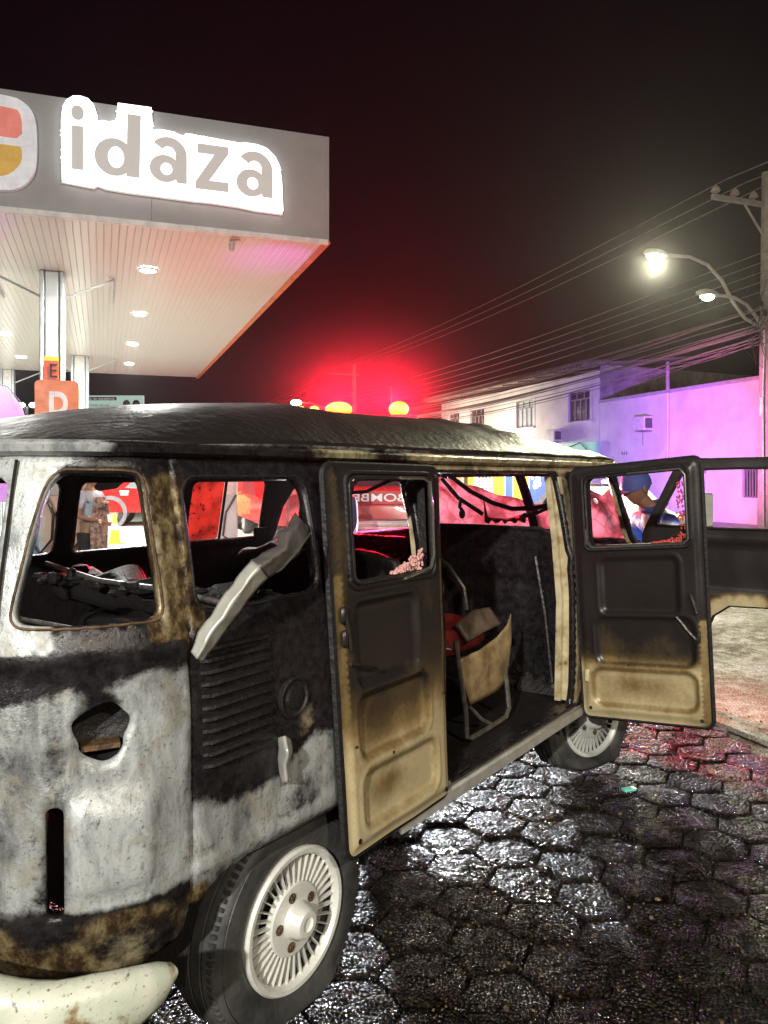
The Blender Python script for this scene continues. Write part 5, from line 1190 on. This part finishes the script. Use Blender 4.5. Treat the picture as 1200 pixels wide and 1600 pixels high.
for k in range(15):
    wire(pp0-.25+rg.uniform(-.2, .25), 6.0-.055*k+rg.uniform(-.03, .03), pp0-.25+rg.uniform(-.8, .5), 6.0-.06*k+rg.uniform(-.3, .3), label='slack dark phone cable in the low bundle over the house roof', r=rg.choice([.012, .016, .022]), sag=.45+rg.random()*.35, grp='low bundle of phone cables')
for k in range(5):   # service drops to the houses
    e, z = [(EX(900), zE+.1), (EX(850), zE), (EX(960), zA+.4), (EX(1046), zA+1.0), (EX(1040), zA+.9)][k]; q = SP(FP_-.05, e, z); a0 = PB+Vector((-.2, 0, 5.4-.1*k)); mb = MB()
    mb.tube([(a0+(q-a0)*f-Vector((0, 0, .35*4*f*(1-f)*.4)))-a0 for f in [i/10 for i in range(11)]], .010, 4); o = mb.build('service_drop', m_wire); o.location = a0; tag(o, 'thin slanting wire from the pole down to %s' % ('the house eaves near the right upstairs window', 'the house eaves over the second upstairs window', 'the coping of the low building', 'the top of the roof pole', 'just below the top of the roof pole')[k], 'wire', 'service drops')
# second, distant pole and lamp down the street
p2 = PB+ED*35; dp = thing('utility_pole', 'far concrete pole with crossarm seen beyond the red beacons', 'utility pole', tuple(p2)); mb = MB(); mb.lathe([(.22, 0), (.13, 9.2), (.0001, 9.2)], 10); mb.build('post', m_conc, dp); mb = MB(); mb.bbox(-PD*.72+Vector((0, 0, 8.5)), (2.2, .1, .12), .01, math.atan2(PD.y, PD.x)); mb.build('crossarm', m_conc, dp)
t = thing('street_lamp', 'distant glowing street lamp on a curved arm, left of the red beacons', 'street lamp', (-4.6, 42, 0))
mb = MB(); mb.tube([(2.2, 0, 0), (2.2, 0, 4.6), (1.6, 0, 5.3), (.6, 0, 5.65), (0, 0, 5.7)], .05, 6); mb.build('arm', m_arm, t); mb = MB(); mb.ell((-.2, 0, 5.68), (.3, .2, .16)); mb.build('lamp_head', M('far_lamp_glow', (1, 1, .9), .4, emit=(1, .95, .7), es=30), t)

#CHUNK vehicles
# ---------------------------------------------------------------- vehicles
m_red = M('red_vehicle_paint', (.55, .012, .012), .25, var=.1, coat=.6); m_vglass = M('vehicle_glass', (.03, .035, .04), .08); m_dgrey = M('dark_plastic', (.04, .04, .045), .5); m_mpl = M('mid_grey_plastic', (.22, .22, .24), .5)
def loft(sections, mats, name, parent, smooth=True):   # sections: list of closed rings (same count)
    mb = MB(); k = len(sections[0]); V = [p for s in sections for p in s]
    mb.add(V, [(i*k+j, i*k+(j+1) % k, (i+1)*k+(j+1) % k, (i+1)*k+j) for i in range(len(sections)-1) for j in range(k)]+[tuple(range(k)), tuple((len(sections)-1)*k+j for j in range(k))])
    return mb.build(name, mats, parent, smooth, 35)
def veh_wheel(parent, x, y, r, s):
    T = Matrix.Translation((x, y, r)) @ Matrix.Rotation(-PI/2*s, 4, 'X'); mb = MB()
    mb.lathe([(r*.6, -.2), (r*.95, -.2), (r, -.17), (r, -.03), (r*.95, 0), (r*.66, .005)], 32, T); w = mb.build('wheel', m_rubber, parent)
    mb = MB(); mb.lathe([(r*.68, -.01), (r*.64, .012), (r*.56, .0), (r*.5, .012), (r*.16, .02), (.0001, .02)], 32, T)
    for k in range(6): an = k*PI/3; mb.box(T @ Vector((math.cos(an)*r*.38, math.sin(an)*r*.38, .018)), (r*.5, .05, .02), rot=T.to_3x3() @ Matrix.Rotation(an, 3, 'Z'))
    mb.build('rim', M('silver_rim', (.6, .6, .6), .3, .6), w)
# fire truck facing the camera, local -y = forward
ft = thing('fire_truck', 'red fire engine behind the burned van, facing the camera with red beacons flashing', 'fire truck', (-.20, 10.9, 0), math.radians(-4))
def ring(y, zb, zt, hw, r=.12, tz=None): return [Vector((-hw, y, zb)), Vector((hw, y, zb)), Vector((hw, y, zt-r)), Vector((hw-r*.4, y, zt-r*.2)), Vector((hw-r*1.2, y, zt)), Vector((-hw+r*1.2, y, zt)), Vector((-hw+r*.4, y, zt-r*.2)), Vector((-hw, y, zt-r))]
loft([ring(-1.2, .45, 1.28, .92), ring(-1.12, .42, 1.40, .98), ring(-.9, .42, 1.48, 1.0), ring(-.55, .42, 2.28, .96, .2), ring(.3, .42, 2.36, .96, .2), ring(1.2, .42, 2.36, .96, .2)], m_red, 'cab', ft)
loft([ring(1.28, .5, 2.2, 1.05), ring(4.8, .5, 2.2, 1.05)], m_red, 'rear_body', ft)
mb = MB(); mb.add([(-.82, -.90, 1.50), (.82, -.90, 1.50), (.76, -.62, 2.16), (-.76, -.62, 2.16)], [(0, 1, 2, 3)]); o = mb.build('windscreen', m_vglass, ft, smooth=False); o.location = (0, -.012, 0)
mb = MB(); mb.bbox((0, -1.26, .98), (1.5, .06, .22), .02)
for k in range(4): mb.bbox((0, -1.29, .90+k*.055), (1.44, .03, .022), .006)
mb.build('grille', m_chrome, ft); mb = MB(); mb.bbox((0, -1.32, .56), (2.0, .22, .26), .04); mb.build('bumper', m_white, ft)
mb = MB(); mb.prism([(-.62, 1.30), (.62, 1.30), (.62, 1.46), (-.62, 1.46)], lambda x, z, d: (x, -1.24-d, z-.02+0), 0, .02); hb = mb.build('name_strip', M('red_name_strip', (.6, .02, .02), .35), ft, smooth=False)
text_mb('BOMBEIROS', lambda x, y, d: (-x, -1.262-d, y), offset=.01, bbox=(-.56, .56, 1.31, 1.41)).build('lettering', M('white_letter', (.85, .85, .83), .4), hb, smooth=False)
m_hl = M('headlamp_glow', (1, 1, 1), .3, emit=(.93, .96, 1), es=25)
for s in (-1, 1):
    mb = MB(); mb.bbox((s*.80, -1.24, .98), (.22, .07, .2), .03); mb.build('headlamp', m_hl, ft)
    veh_wheel(ft, s*.98, -.35, .42, s); veh_wheel(ft, s*.98, 3.4, .42, s)
    mb = MB(); mb.bbox((s*1.14, -.95, 1.65), (.10, .14, .38), .03); mb.tube([(s*.95, -.8, 1.8), (s*1.14, -.92, 1.8)], .015, 6); mb.build('mirror', m_black, ft)
mb = MB(); mb.bbox((.0, -.2, 2.44), (1.35, .30, .07), .02); lb = mb.build('light_bar', m_dgrey, ft)
for s in (-.42, .42):
    mb = MB(); mb.ell((s, -.2, 2.56), (.19 if s < 0 else .14, .13, .11), 18, 10); mb.build('beacon', M('red_beacon_glow', (1, .1, .05), .3, emit=(1, .055, .0), es=20), lb)
mb = MB(); mb.tube([(.30, 0, 2.4), (.30, 0, 2.9)], .01, 5); mb.build('antenna', m_black, ft)
mb = MB()
for s in (-.86, -.68): mb.lathe([(.06, 0), (.085, .03), (.06, .06), (.0001, .06)], 14, Matrix.Translation((s-.04, -.45, 2.50)) @ Matrix.Rotation(PI/2, 4, 'X'))
mb.build('roof_spot', M('amber_spot_glow', (1, .8, .2), .3, emit=(1, .72, .08), es=4), lb)
mb = MB(); mb.bbox((0, 1.25, 2.40), (1.9, .05, .04), .01)
for k in range(9): mb.bbox((.55+.05*0, 1.25, 2.40), (.01, .01, .01), .002)
mb.build('roof_rail', M('yellow_rail', (.8, .5, .05), .4, emit=(1, .5, .05), es=.5), ft)
# red utility van on the forecourt, side on
rv = thing('red_van', 'red rescue van with a round emblem on its door, parked on the forecourt', 'van', (-7.9, 24.4, .1), math.radians(4))
def rsec(x, prof): return [Vector((x, y, z)) for y, z in prof]
side = [(-1.35, .42), (-1.38, .85), (-1.25, 1.02), (-.35, 1.16), (.35, 1.78), (.7, 1.86), (3.4, 1.9), (3.5, 1.5), (3.5, .45)]
mb = MB(); mb.prism(side, lambda x, z, d: (x, d, z), -.85, .85); mb.build('body', m_red, rv, angle=20)
mb = MB(); mb.prism([(-.1, 1.18), (.42, 1.66), (.75, 1.72), (.95, 1.70), (.95, 1.22), (.3, 1.16)], lambda x, z, d: (x, d, z), -.862, -.85); mb.build('side_window', M('grey_reflecting_glass', (.25, .27, .28), .15), rv, smooth=False)
mb = MB(); mb.prism([(.75, .52), (2.2, .52), (2.2, .68), (.75, .68)], lambda x, z, d: (x, d, z), -.88, -.85); mb.build('side_strip', m_mpl, rv, smooth=False)
T = Matrix.Translation((.72, -.855, 1.02)) @ Matrix.Rotation(PI/2, 4, 'X'); mb = MB(); mb.lathe([(.17, 0), (.17, .012), (.0001, .012)], 24, T); eo = mb.build('door_emblem', M('emblem_cream', (.8, .65, .35), .4), rv)
mb = MB(); mb.lathe([(.12, .012), (.10, .016), (.0001, .016)], 16, T); mb.build('emblem_centre', M('emblem_orange', (.75, .28, .05), .4), eo); mb = MB(); mb.lathe([(.055, .016), (.05, .02), (.0001, .02)], 12, T); mb.build('emblem_core', M('emblem_yellow', (.85, .7, .15), .4), eo)
mb = MB(); mb.box((-.12, -.86, 1.07), (.28, .012, .06)); mb.box((-.12, -.86, .98), (.24, .012, .05)); mb.build('small_lettering', M('white_letter', (.85, .85, .83), .4), rv, smooth=False)
mb = MB(); mb.lathe([(.52, -.02), (.52, .03), (.40, .03)], 28, Matrix.Translation((-.55, -.85, .42)) @ Matrix.Rotation(PI/2, 4, 'X')); mb.build('arch_trim', m_mpl, rv)
for x in (-.55, 2.65):
    veh_wheel(rv, x, -.80, .37, -1); veh_wheel(rv, x, .80, .37, 1)
# second red pickup further along, seen through the van's middle window
def pickup(loc, rz, lab, col):
    v = thing('parked_car', lab, 'car', loc, rz); side = [(-2.1, .4), (-2.15, .8), (-1.9, .98), (-.95, 1.05), (-.3, 1.5), (1.0, 1.52), (1.5, 1.1), (2.1, 1.05), (2.15, .45)]
    mb = MB(); mb.prism(side, lambda x, z, d: (x, d, z), -.82, .82); mb.build('body', col, v, angle=20)
    for s in (-1, 1):
        mb = MB(); mb.prism([(-.8, 1.07), (-.25, 1.44), (.9, 1.46), (1.2, 1.1)], lambda x, z, d: (x, d, z), s*.822, s*.832); mb.build('side_window', m_vglass, v, smooth=False)
        for x in (-1.35, 1.35): veh_wheel(v, x, s*.78, .33, s)
pickup((-3.7, 24.5, .1), 1.2, 'yellowish parked car far back on the forecourt', M('olive_paint', (.4, .38, .12), .3)); pickup((-2.6, 19.6, .1), 1.9, 'red car on the forecourt glimpsed beside the bent trim', m_red)

# car added out of sight behind the van, carrying lights that tint facades and glass
pc = thing('added_beacon_car', 'pale car added to carry blue and magenta lights, hidden in front of the painted building', 'car', (5.0, 18.2, 0), EA)
pcb = [(-2.1, .35), (-2.15, .75), (-1.5, .9), (-.8, 1.38), (.6, 1.40), (1.3, .98), (2.0, .85), (2.1, .4)]
mb = MB(); mb.prism(pcb, lambda x, z, d: (x, d, z), -.82, .82); mb.build('body', M('white_car_paint', (.7, .7, .7), .3), pc, angle=20)
for s in (-1, 1):
    mb = MB(); mb.prism([(-1.2, .93), (-.72, 1.32), (.55, 1.33), (1.0, .95)], lambda x, z, d: (x, d, z), s*.822, s*.832); mb.build('side_window', m_vglass, pc, smooth=False)
    for x in (-1.35, 1.35): veh_wheel(pc, x, s*.78, .32, s)
mb = MB(); mb.bbox((0, 0, 1.43), (.25, 1.1, .05), .01); pl_ = mb.build('light_bar', m_dgrey, pc)
for s, cc in ((-1, (.35, .2, 1)), (1, (1, .1, .6))):
    mb = MB(); mb.bbox((0, s*.38, 1.50), (.22, .32, .1), .04); mb.build('beacon', M('added_beacon_glow_%s' % ('blue' if s < 0 else 'magenta'), cc, .3, emit=cc, es=8), pl_)

#CHUNK people
# ---------------------------------------------------------------- people: skin-modifier bodies
def skin_obj(name, J, E_, parent, mat, sub=2):
    me = bpy.data.meshes.new(name); me.from_pydata([j[0] for j in J], E_, []); bm = bmesh.new(); bm.from_mesh(me); ly = bm.verts.layers.skin.verify()
    for i, v in enumerate(bm.verts): r = J[i][1]; v[ly].radius = r if isinstance(r, tuple) else (r, r); v[ly].use_root = (i == 0)
    bm.to_mesh(me); bm.free(); me.materials.append(mat); o = bpy.data.objects.new(name, me); C.objects.link(o); o.parent = parent
    s = o.modifiers.new('skin', 'SKIN'); s.use_smooth_shade = True; s.branch_smoothing = .4
    if sub: o.modifiers.new('sub', 'SUBSURF').levels = sub; o.modifiers['sub'].render_levels = sub
    return o
def bake(objs, name, parent, mats):
    """join evaluated meshes into one continuous mesh object"""
    bpy.context.view_layer.update(); dg = bpy.context.evaluated_depsgraph_get(); bm = bmesh.new()
    for o, mi in objs:
        me = bpy.data.meshes.new_from_object(o.evaluated_get(dg)); k = len(bm.faces); bm.from_mesh(me); bm.faces.ensure_lookup_table()
        for f in bm.faces[k:]: f.material_index = mi; f.smooth = True
        bpy.data.meshes.remove(me)
    for o, _ in objs: bpy.data.objects.remove(o)
    me = bpy.data.meshes.new(name); bm.to_mesh(me); bm.free()
    for m in mats: me.materials.append(m)
    o = bpy.data.objects.new(name, me); C.objects.link(o); o.parent = parent; return o
def head_mesh(c, R, s=1.):
    """a head with brow, nose, lips, chin and ears, looking along local +x"""
    mb = MB(); n, m = 28, 20; V = []
    for j in range(m+1):
        ph = PI*j/m; z = math.cos(ph)
        for k in range(n):
            th = 2*PI*k/n; x, y = math.sin(ph)*math.cos(th), math.sin(ph)*math.sin(th)
            X, Y_, Z_ = x*.098, y*.076, z*.122
            f = max(0, x)
            if z < 0: X *= 1-.18*abs(z); Y_ *= 1-.28*abs(z)
            if x < 0: X *= 1.08 if z > -.2 else .85
            lat = abs(y)
            X += .026*math.exp(-(lat/.16)**2)*math.exp(-((z+.12)/.17)**2)*(f > .3)+.006*math.exp(-((z-.22)/.1)**2)*f-.006*math.exp(-((lat-.38)/.15)**2-((z-.06)/.1)**2)*f
            X += .008*math.exp(-(lat/.3)**2-((z+.48)/.07)**2)*f+.012*math.exp(-(lat/.3)**2-((z+.80)/.14)**2)*f
            V.append(Vector(c)+R @ Vector((X, Y_, Z_))*s)
    mb.add(V, [(j*n+k, (j+1)*n+k, (j+1)*n+(k+1) % n, j*n+(k+1) % n) for j in range(m) for k in range(n)])
    for sd in (1, -1):
        mb.ell(Vector(c)+R @ Vector((-.008, sd*.078, -.005))*s, (.018*s, .009*s, .032*s), 10, 7, R @ Matrix.Rotation(sd*.3, 3, 'Z')); mb.ell(Vector(c)+R @ Vector((-.004, sd*.086, .0))*s, (.010*s, .004*s, .02*s), 8, 5, R)
    return mb
def hand(side, wrist, d, palmn, s=1.):
    d = d.normalized(); n_ = palmn.normalized(); sdv = d.cross(n_).normalized(); mb = MB()
    mb.ell(wrist+d*.05*s, (.05*s, .04*s, .018*s), 10, 6, Matrix((d, sdv, n_)).transposed())
    for k, L in enumerate((.075, .085, .08, .062)):
        b0 = wrist+d*.085*s+sdv*(-.028+.019*k)*s; mb.tube([b0, b0+d*L*.45*s, b0+(d*.8-n_*.0+n_*.45)*L*.75*s, b0+(d*.75+n_*.8)*L*.95*s], [.0095*s, .009*s, .008*s, .006*s], 6)
    b0 = wrist+d*.03*s-sdv*.035*s; mb.tube([b0, b0+(d*.5-sdv*.7)*.035*s, b0+(d*.9-sdv*.6)*.06*s], [.012*s, .011*s, .008*s], 6)
    return mb
def person(label, loc, rz, skin, top, bottom, shoe, pose, cap=None, hair=None, sleeve='long', apron=None, collar=None, stripe=None):
    """local +x is where the person faces"""
    t = thing('person', label, 'person', loc, rz)
    lean, hd_p, hx_ = pose.get('lean', 0), pose.get('nod', 0), pose.get('turn', 0)
    hip = Vector((0, 0, .92)); ch = hip+Vector((math.sin(lean)*.25, 0, math.cos(lean)*.27)); sh = hip+Vector((math.sin(lean*1.1)*.46, 0, math.cos(lean*1.1)*.48)); nk = sh+Vector((math.sin(lean*1.3)*.09+.0, 0, .08)); hc = nk+Vector((.03+math.sin(lean+hd_p)*.09, 0, .125*math.cos(hd_p*.5)))
    R = Matrix.Rotation(hx_, 3, 'Z') @ Matrix.Rotation(hd_p, 3, 'Y')
    arms = pose['arms']
    Jb = [(hip, (.15, .11)), (ch, (.14, .11)), (sh, (.12, .09)), (nk, .055), (hc-Vector((.01, 0, .05)), .055)]; Eb = [(0, 1), (1, 2), (2, 3), (3, 4)]
    wr = []
    for sd in (1, -1):
        s0_ = sh+Vector((0, sd*.17, -.02)); el, w_ = [Vector(q) for q in arms[0 if sd > 0 else 1]]; i = len(Jb)
        Jb += [(s0_, .058), (el, .042), (w_, .03)]; Eb += [(2, i), (i, i+1), (i+1, i+2)]; wr.append((el, w_))
        i = len(Jb); lg = pose.get('legs', {}).get(sd, 0); Jb += [(hip+Vector((0, sd*.09, -.06)), .09), (Vector((lg*.5+.03, sd*.10, .50)), .062), (Vector((lg, sd*.11, .09)), .042)]; Eb += [(0, i), (i, i+1), (i+1, i+2)]
    b0 = skin_obj('tmp', Jb, Eb, t, skin)
    parts = [(b0, 0)]; h = head_mesh(hc, R).build('tmp', skin, t); parts.append((h, 0))
    for (el, w_), sd in zip(wr, (1, -1)): parts.append((hand(sd, w_, w_-el, Vector((.3, -sd*.6, -.6))).build('tmp', skin, t), 0))
    bdy = bake(parts, 'body', t, [skin])
    # clothes follow the same skeleton, a little fuller
    Jt = [(hip+Vector((0, 0, -.02)), (.17, .13)), (ch, (.165, .13)), (sh, (.145, .11)), (sh+Vector((.0, 0, .045)), (.085, .075))]; Et = [(0, 1), (1, 2), (2, 3)]
    for sd, (el, w_) in zip((1, -1), wr):
        s0_ = sh+Vector((0, sd*.17, -.015)); i = len(Jt); Jt += [(s0_, .078), (el if sleeve == 'long' else s0_+(el-s0_)*.75, .06)]; Et += [(2, i), (i, i+1)]
        if sleeve == 'long': Jt.append((el+(w_-el)*.85, .045)); Et.append((i+1, i+2))
    skin_obj('top', Jt, Et, bdy, top)
    Jp = [(hip+Vector((0, 0, .04)), (.155, .125))]; Ep = []
    for sd in (1, -1): lg = pose.get('legs', {}).get(sd, 0); i = len(Jp); Jp += [(hip+Vector((0, sd*.095, -.09)), .105), (Vector((lg*.5+.03, sd*.10, .50)), .08), (Vector((lg, sd*.11, .11)), .062)]; Ep += [(0, i), (i, i+1), (i+1, i+2)]
    skin_obj('trousers', Jp, Ep, bdy, bottom)
    for sd in (1, -1): lg = pose.get('legs', {}).get(sd, 0); mb = MB(); mb.ell((lg+.05, sd*.11, .045), (.14, .05, .05), 12, 7); mb.build('shoe', shoe, bdy)
    if cap:
        mb = MB(); L = []
        n = 24
        for j in range(9):
            ph = PI/2*j/8*1.12
            for k in range(n): th = 2*PI*k/n; L.append(hc+R @ Vector((math.sin(ph)*math.cos(th)*.113-.004, math.sin(ph)*math.sin(th)*.088, math.cos(ph)*.125+.022)))
        mb.add(L, [(j*n+k, (j+1)*n+k, (j+1)*n+(k+1) % n, j*n+(k+1) % n) for j in range(8) for k in range(n)]); cp = mb.build('cap', cap, bdy)
        cp.modifiers.new('t', 'SOLIDIFY').thickness = .006
        mb = MB(); pk = [(.095+.075*math.cos(a)*(1), .07*math.sin(a)) for a in [-PI/2+PI*k/10 for k in range(11)]]
        mb.prism(pk, lambda x, y, d: hc+R @ Vector((x, y, .012-.25*(x-.09)*.6+d-.9*y*y)), 0, .006); mb.build('peak', cap, cp)
    if hair:
        mb = MB(); n = 20; L = []
        for j in range(8):
            ph = PI/2*j/7*1.2
            for k in range(n): th = 2*PI*k/n; fr = 1 if math.cos(th) < .4 else .78; L.append(hc+R @ Vector((math.sin(ph*fr)*math.cos(th)*.108-.01, math.sin(ph*fr)*math.sin(th)*.084, math.cos(ph*fr)*.128+.006)))
        mb.add(L, [(j*n+k, (j+1)*n+k, (j+1)*n+(k+1) % n, j*n+(k+1) % n) for j in range(7) for k in range(n)]); mb.build('hair', hair, bdy)
    if collar:
        mb = MB(); mb.tube([sh+Vector((.075*math.cos(a)+.01, .088*math.sin(a), .075-.03*math.cos(a))) for a in [2*PI*k/20 for k in range(20)]], .022, 7, closed=True); mb.build('collar', collar, bdy)
    if apron:
        mb = MB(); mb.prism([(-.16, .50), (.16, .50), (.17, .95), (.11, 1.35), (-.11, 1.35), (-.17, .95)], lambda y, z, d: (.155+.02*math.cos(y*9)+d+.05*(z < 1.3)*0, y, z), 0, .008); mb.build('apron', apron, bdy, smooth=False)
    return t
dk_skin = M('dark_brown_skin', (.20, .10, .06), .5, var=.15, scale=20); md_skin = M('tan_skin', (.42, .24, .16), .5, var=.12, scale=20)
m_navy = M('navy_cloth', (.02, .03, .13), .75, bmp=.2, bscale=30); m_jacket, nt, b = new_mat('blue_striped_jacket')
tc = nd(nt, 'ShaderNodeTexCoord'); sx = nd(nt, 'ShaderNodeSeparateXYZ'); nt.links.new(tc.outputs['Object'], sx.inputs[0]); zz = math_n(nt, 'ADD', sx.outputs[2], math_n(nt, 'MULTIPLY', noise_tex(nt, 6).outputs[0], .05))
nt.links.new(ramp(nt, math_n(nt, 'DIVIDE', zz, 2.0), [(.0, (.03, .08, .42)), (.635, (.04, .14, .62)), (.665, (.65, .66, .75)), (.675, (.04, .10, .5)), (.682, (.02, .03, .16))]), b.inputs['Base Color']); b.inputs['Roughness'].default_value = .6; bump(nt, b, noise_tex(nt, 9, 3).outputs[0], .6, .03)
m_cap = M('blue_cap_cloth', (.05, .07, .26), .7, var=.3, scale=9, bmp=.3, bscale=30)
person('man in blue cap and striped blue jacket, head bent beside the open cab door', (2.10, 5.42, 0), math.radians(196), dk_skin, m_jacket, M('dark_trousers', (.03, .03, .04), .8), M('black_shoe', (.02, .02, .02), .4),
       {'lean': .46, 'nod': .30, 'turn': .05, 'arms': [((.20, .26, 1.10), (.40, .12, 1.05)), ((.20, -.26, 1.10), (.40, -.12, 1.05))], 'legs': {1: .05, -1: -.1}}, cap=m_cap, collar=m_navy)
person('person in a pale top and mottled apron beyond the rear corner window of the van', (-3.95, 10.3, 0), math.radians(-20), md_skin, M('white_blue_shirt', (.55, .66, .78), .7), M('black_trousers', (.03, .03, .03), .8), M('black_shoe', (.02, .02, .02), .4),
       {'arms': [((.08, .26, 1.12), (.26, .02, 1.25)), ((.05, -.27, 1.10), (.22, -.12, 1.05))]}, hair=M('dark_hair', (.03, .02, .015), .5), sleeve='short', apron=M('mottled_apron', (.50, .40, .36), .7, col2=(.06, .05, .05), scale=22))
person('bystander in navy behind the van, in front of the fire engine', (-.42, 8.3, 0), math.radians(200), md_skin, m_navy, M('dark_trousers', (.03, .03, .04), .8), M('black_shoe', (.02, .02, .02), .4),
       {'arms': [((.0, .27, 1.12), (.12, .25, .9)), ((.05, -.27, 1.12), (.16, -.22, .92))]}, hair=M('dark_hair', (.03, .02, .015), .5))
person('bystander with a white cap and tan face seen between the burned door and pillar', (-.50, 6.2, 0), math.radians(10), md_skin, M('plain_shirt', (.6, .45, .35), .7), M('dark_trousers', (.03, .03, .04), .8), M('black_shoe', (.02, .02, .02), .4),
       {'arms': [((.0, .27, 1.12), (.12, .25, .9)), ((.05, -.27, 1.12), (.16, -.22, .92))]}, cap=M('white_cap', (.75, .75, .72), .7))
# teal bottle scrap and leaves on the wet pavers
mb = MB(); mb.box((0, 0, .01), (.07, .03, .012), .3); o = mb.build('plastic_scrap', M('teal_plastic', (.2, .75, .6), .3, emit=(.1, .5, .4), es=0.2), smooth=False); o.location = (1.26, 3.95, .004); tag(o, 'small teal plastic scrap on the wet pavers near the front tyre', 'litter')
mb = MB(); mb.tube([(0, 0, .01), (.12, .06, .012), (.25, .15, .01)], .003, 4); o = mb.build('wire_scrap', m_tube); o.location = (1.08, 3.75, .004); tag(o, 'thin bent wire lying beside the front tyre', 'litter')

#CHUNK lights
# ---------------------------------------------------------------- lamps' light
light('SPOT', hd[0]+Vector((0, 0, -.22)), 4800, (1, .97, .66), .12, (2.5, 9, 0), spot=125, blend=.6, name='upper_lamp_light'); light('SPOT', hd[1]+Vector((0, 0, -.22)), 900, (.95, 1, .66), .12, (2.5, 11, 0), spot=125, blend=.6, name='lower_lamp_light')
bpy.context.view_layer.update()
for s in (-1, 1):
    p = ft.matrix_world @ Vector((s*.80, -1.34, .95)); q = ft.matrix_world @ Vector((s*.8, -12, .2)); light('SPOT', p, 1150, (.92, .95, 1), .06, q, spot=85, name='headlamp_light')
for s in (-.42, .42):
    p = ft.matrix_world @ Vector((s, -.5, 2.52)); light('SPOT', p, 4500, (1, .004, .03), .1, (0, 0, 3.6), spot=100, blend=.8, name='beacon_and_added_light'); light('POINT', p, 60, (1, .02, .05), .1, name='beacon_and_added_light')
qv = Vector((5.0, 18.2, 1.75))
light('SPOT', qv+Vector((.3, 0, 0)), 9000, (.24, .08, 1), .1, SP(FP_, EX(1030), 2.6), spot=52, blend=.9, name='added_blue_light')  # spot added on the unseen car to tint the facade blue-violet
light('SPOT', qv+Vector((.3, -.4, 0)), 5200, (1, .18, .62), .1, SP(FP_, EX(1190), 3.2), spot=70, blend=.9, name='added_magenta_light')  # pink spot added beside it for the right of the facade
light('POINT', SP(FP_-1.6, EX(800), 3.0), 720, (1, .88, .70), .2, name='shop_lamp_light'); light('POINT', SP(FP_-2.5, EX(730), 3.6), 700, (1, .78, .62), .2, name='shop_lamp_light')
# street lamp behind the photographer
sl = thing('street_lamp', 'street lamp standing behind the camera', 'street lamp', (6.5, -8, 0)) if False else None
light('POINT', (4.6, -7.5, 7.5), 3200, (1, .90, .74), .15, name='street_lamp_light'); light('POINT', (-2.5, -6.5, 4.8), 4300, (1, .98, .92), .12, name='street_lamp_light')
q = Vector((-.6, 10.2, 2.55)); light('SPOT', q, 260, (.75, .08, 1), .05, (-1.75, 11.9, 5), spot=32, blend=1, name='beacon_and_added_light')  # violet spot added to tint the end of the canopy ceiling
light('SPOT', qv+Vector((0, -.6, 0)), 3200, (1, .08, .7), .08, (.95, 5.3, 1.55), spot=9, blend=.8, name='added_magenta_light')  # narrow spot added to turn the shattered windscreen magenta

# ---------------------------------------------------------------- air volumes added to imitate lens bloom
hz = MB(); hz.box((-20, 62, 9.45), (160, 170, 23.1)); hz = hz.build('added_haze', [], smooth=False); m, nt, b = new_mat('bloom_haze'); nt.nodes.remove(b)  # thin volume added so the lamps spread light like lens bloom
pv = nd(nt, 'ShaderNodeVolumePrincipled'); pv.inputs['Color'].default_value = (.95, .93, .95, 1); pv.inputs['Density'].default_value = .0004; pv.inputs['Anisotropy'].default_value = .8
nt.links.new(pv.outputs[0], [n for n in nt.nodes if n.type == 'OUTPUT_MATERIAL'][0].inputs['Volume']); hz.data.materials.append(m); hz['kind'] = 'stuff'; hz['label'] = 'thin air volume added to imitate lens bloom round the lamps'

def halo(name, c, r, dens, pw, label, an=.5):
    sk = MB(); sk.ell(c, [q*1.04 for q in r], 24, 14); sk = sk.build(name, [], smooth=False); m, nt, b = new_mat('thin_'+name); nt.nodes.remove(b)
    gm = nd(nt, 'ShaderNodeNewGeometry'); mp_ = nd(nt, 'ShaderNodeMapping'); mp_.inputs['Location'].default_value = [-c[k]/r[k] for k in range(3)]; mp_.inputs['Scale'].default_value = [1/q for q in r]; nt.links.new(gm.outputs['Position'], mp_.inputs[0])
    ln = nd(nt, 'ShaderNodeVectorMath', operation='LENGTH'); nt.links.new(mp_.outputs[0], ln.inputs[0]); fo = math_n(nt, 'MAXIMUM', math_n(nt, 'SUBTRACT', 1.0, ln.outputs['Value']), 0.0)
    pv = nd(nt, 'ShaderNodeVolumePrincipled'); pv.inputs['Color'].default_value = (.95, .93, .95, 1); pv.inputs['Anisotropy'].default_value = an; nt.links.new(math_n(nt, 'MULTIPLY', math_n(nt, 'POWER', fo, pw), dens), pv.inputs['Density'])
    nt.links.new(pv.outputs[0], [n for n in nt.nodes if n.type == 'OUTPUT_MATERIAL'][0].inputs['Volume']); sk.data.materials.append(m); tag(sk, label, name, kind='stuff')
halo('glow', (-.2, 9.7, 2.75), (2.5, 1.3, 1.5), .030, 2.2, 'thin smoke added as red lens bloom above the fire engine beacons')  # volume added to spread the red beacon light like lens bloom
halo('lamp_halo', tuple(hd[0]+Vector((-.1, -.3, -.1))), (1.5, 1.2, 1.5), .011, 2.0, 'added mist glowing yellow round the upper street lamp', .3)  # volume added to give the street lamp a compact bloom
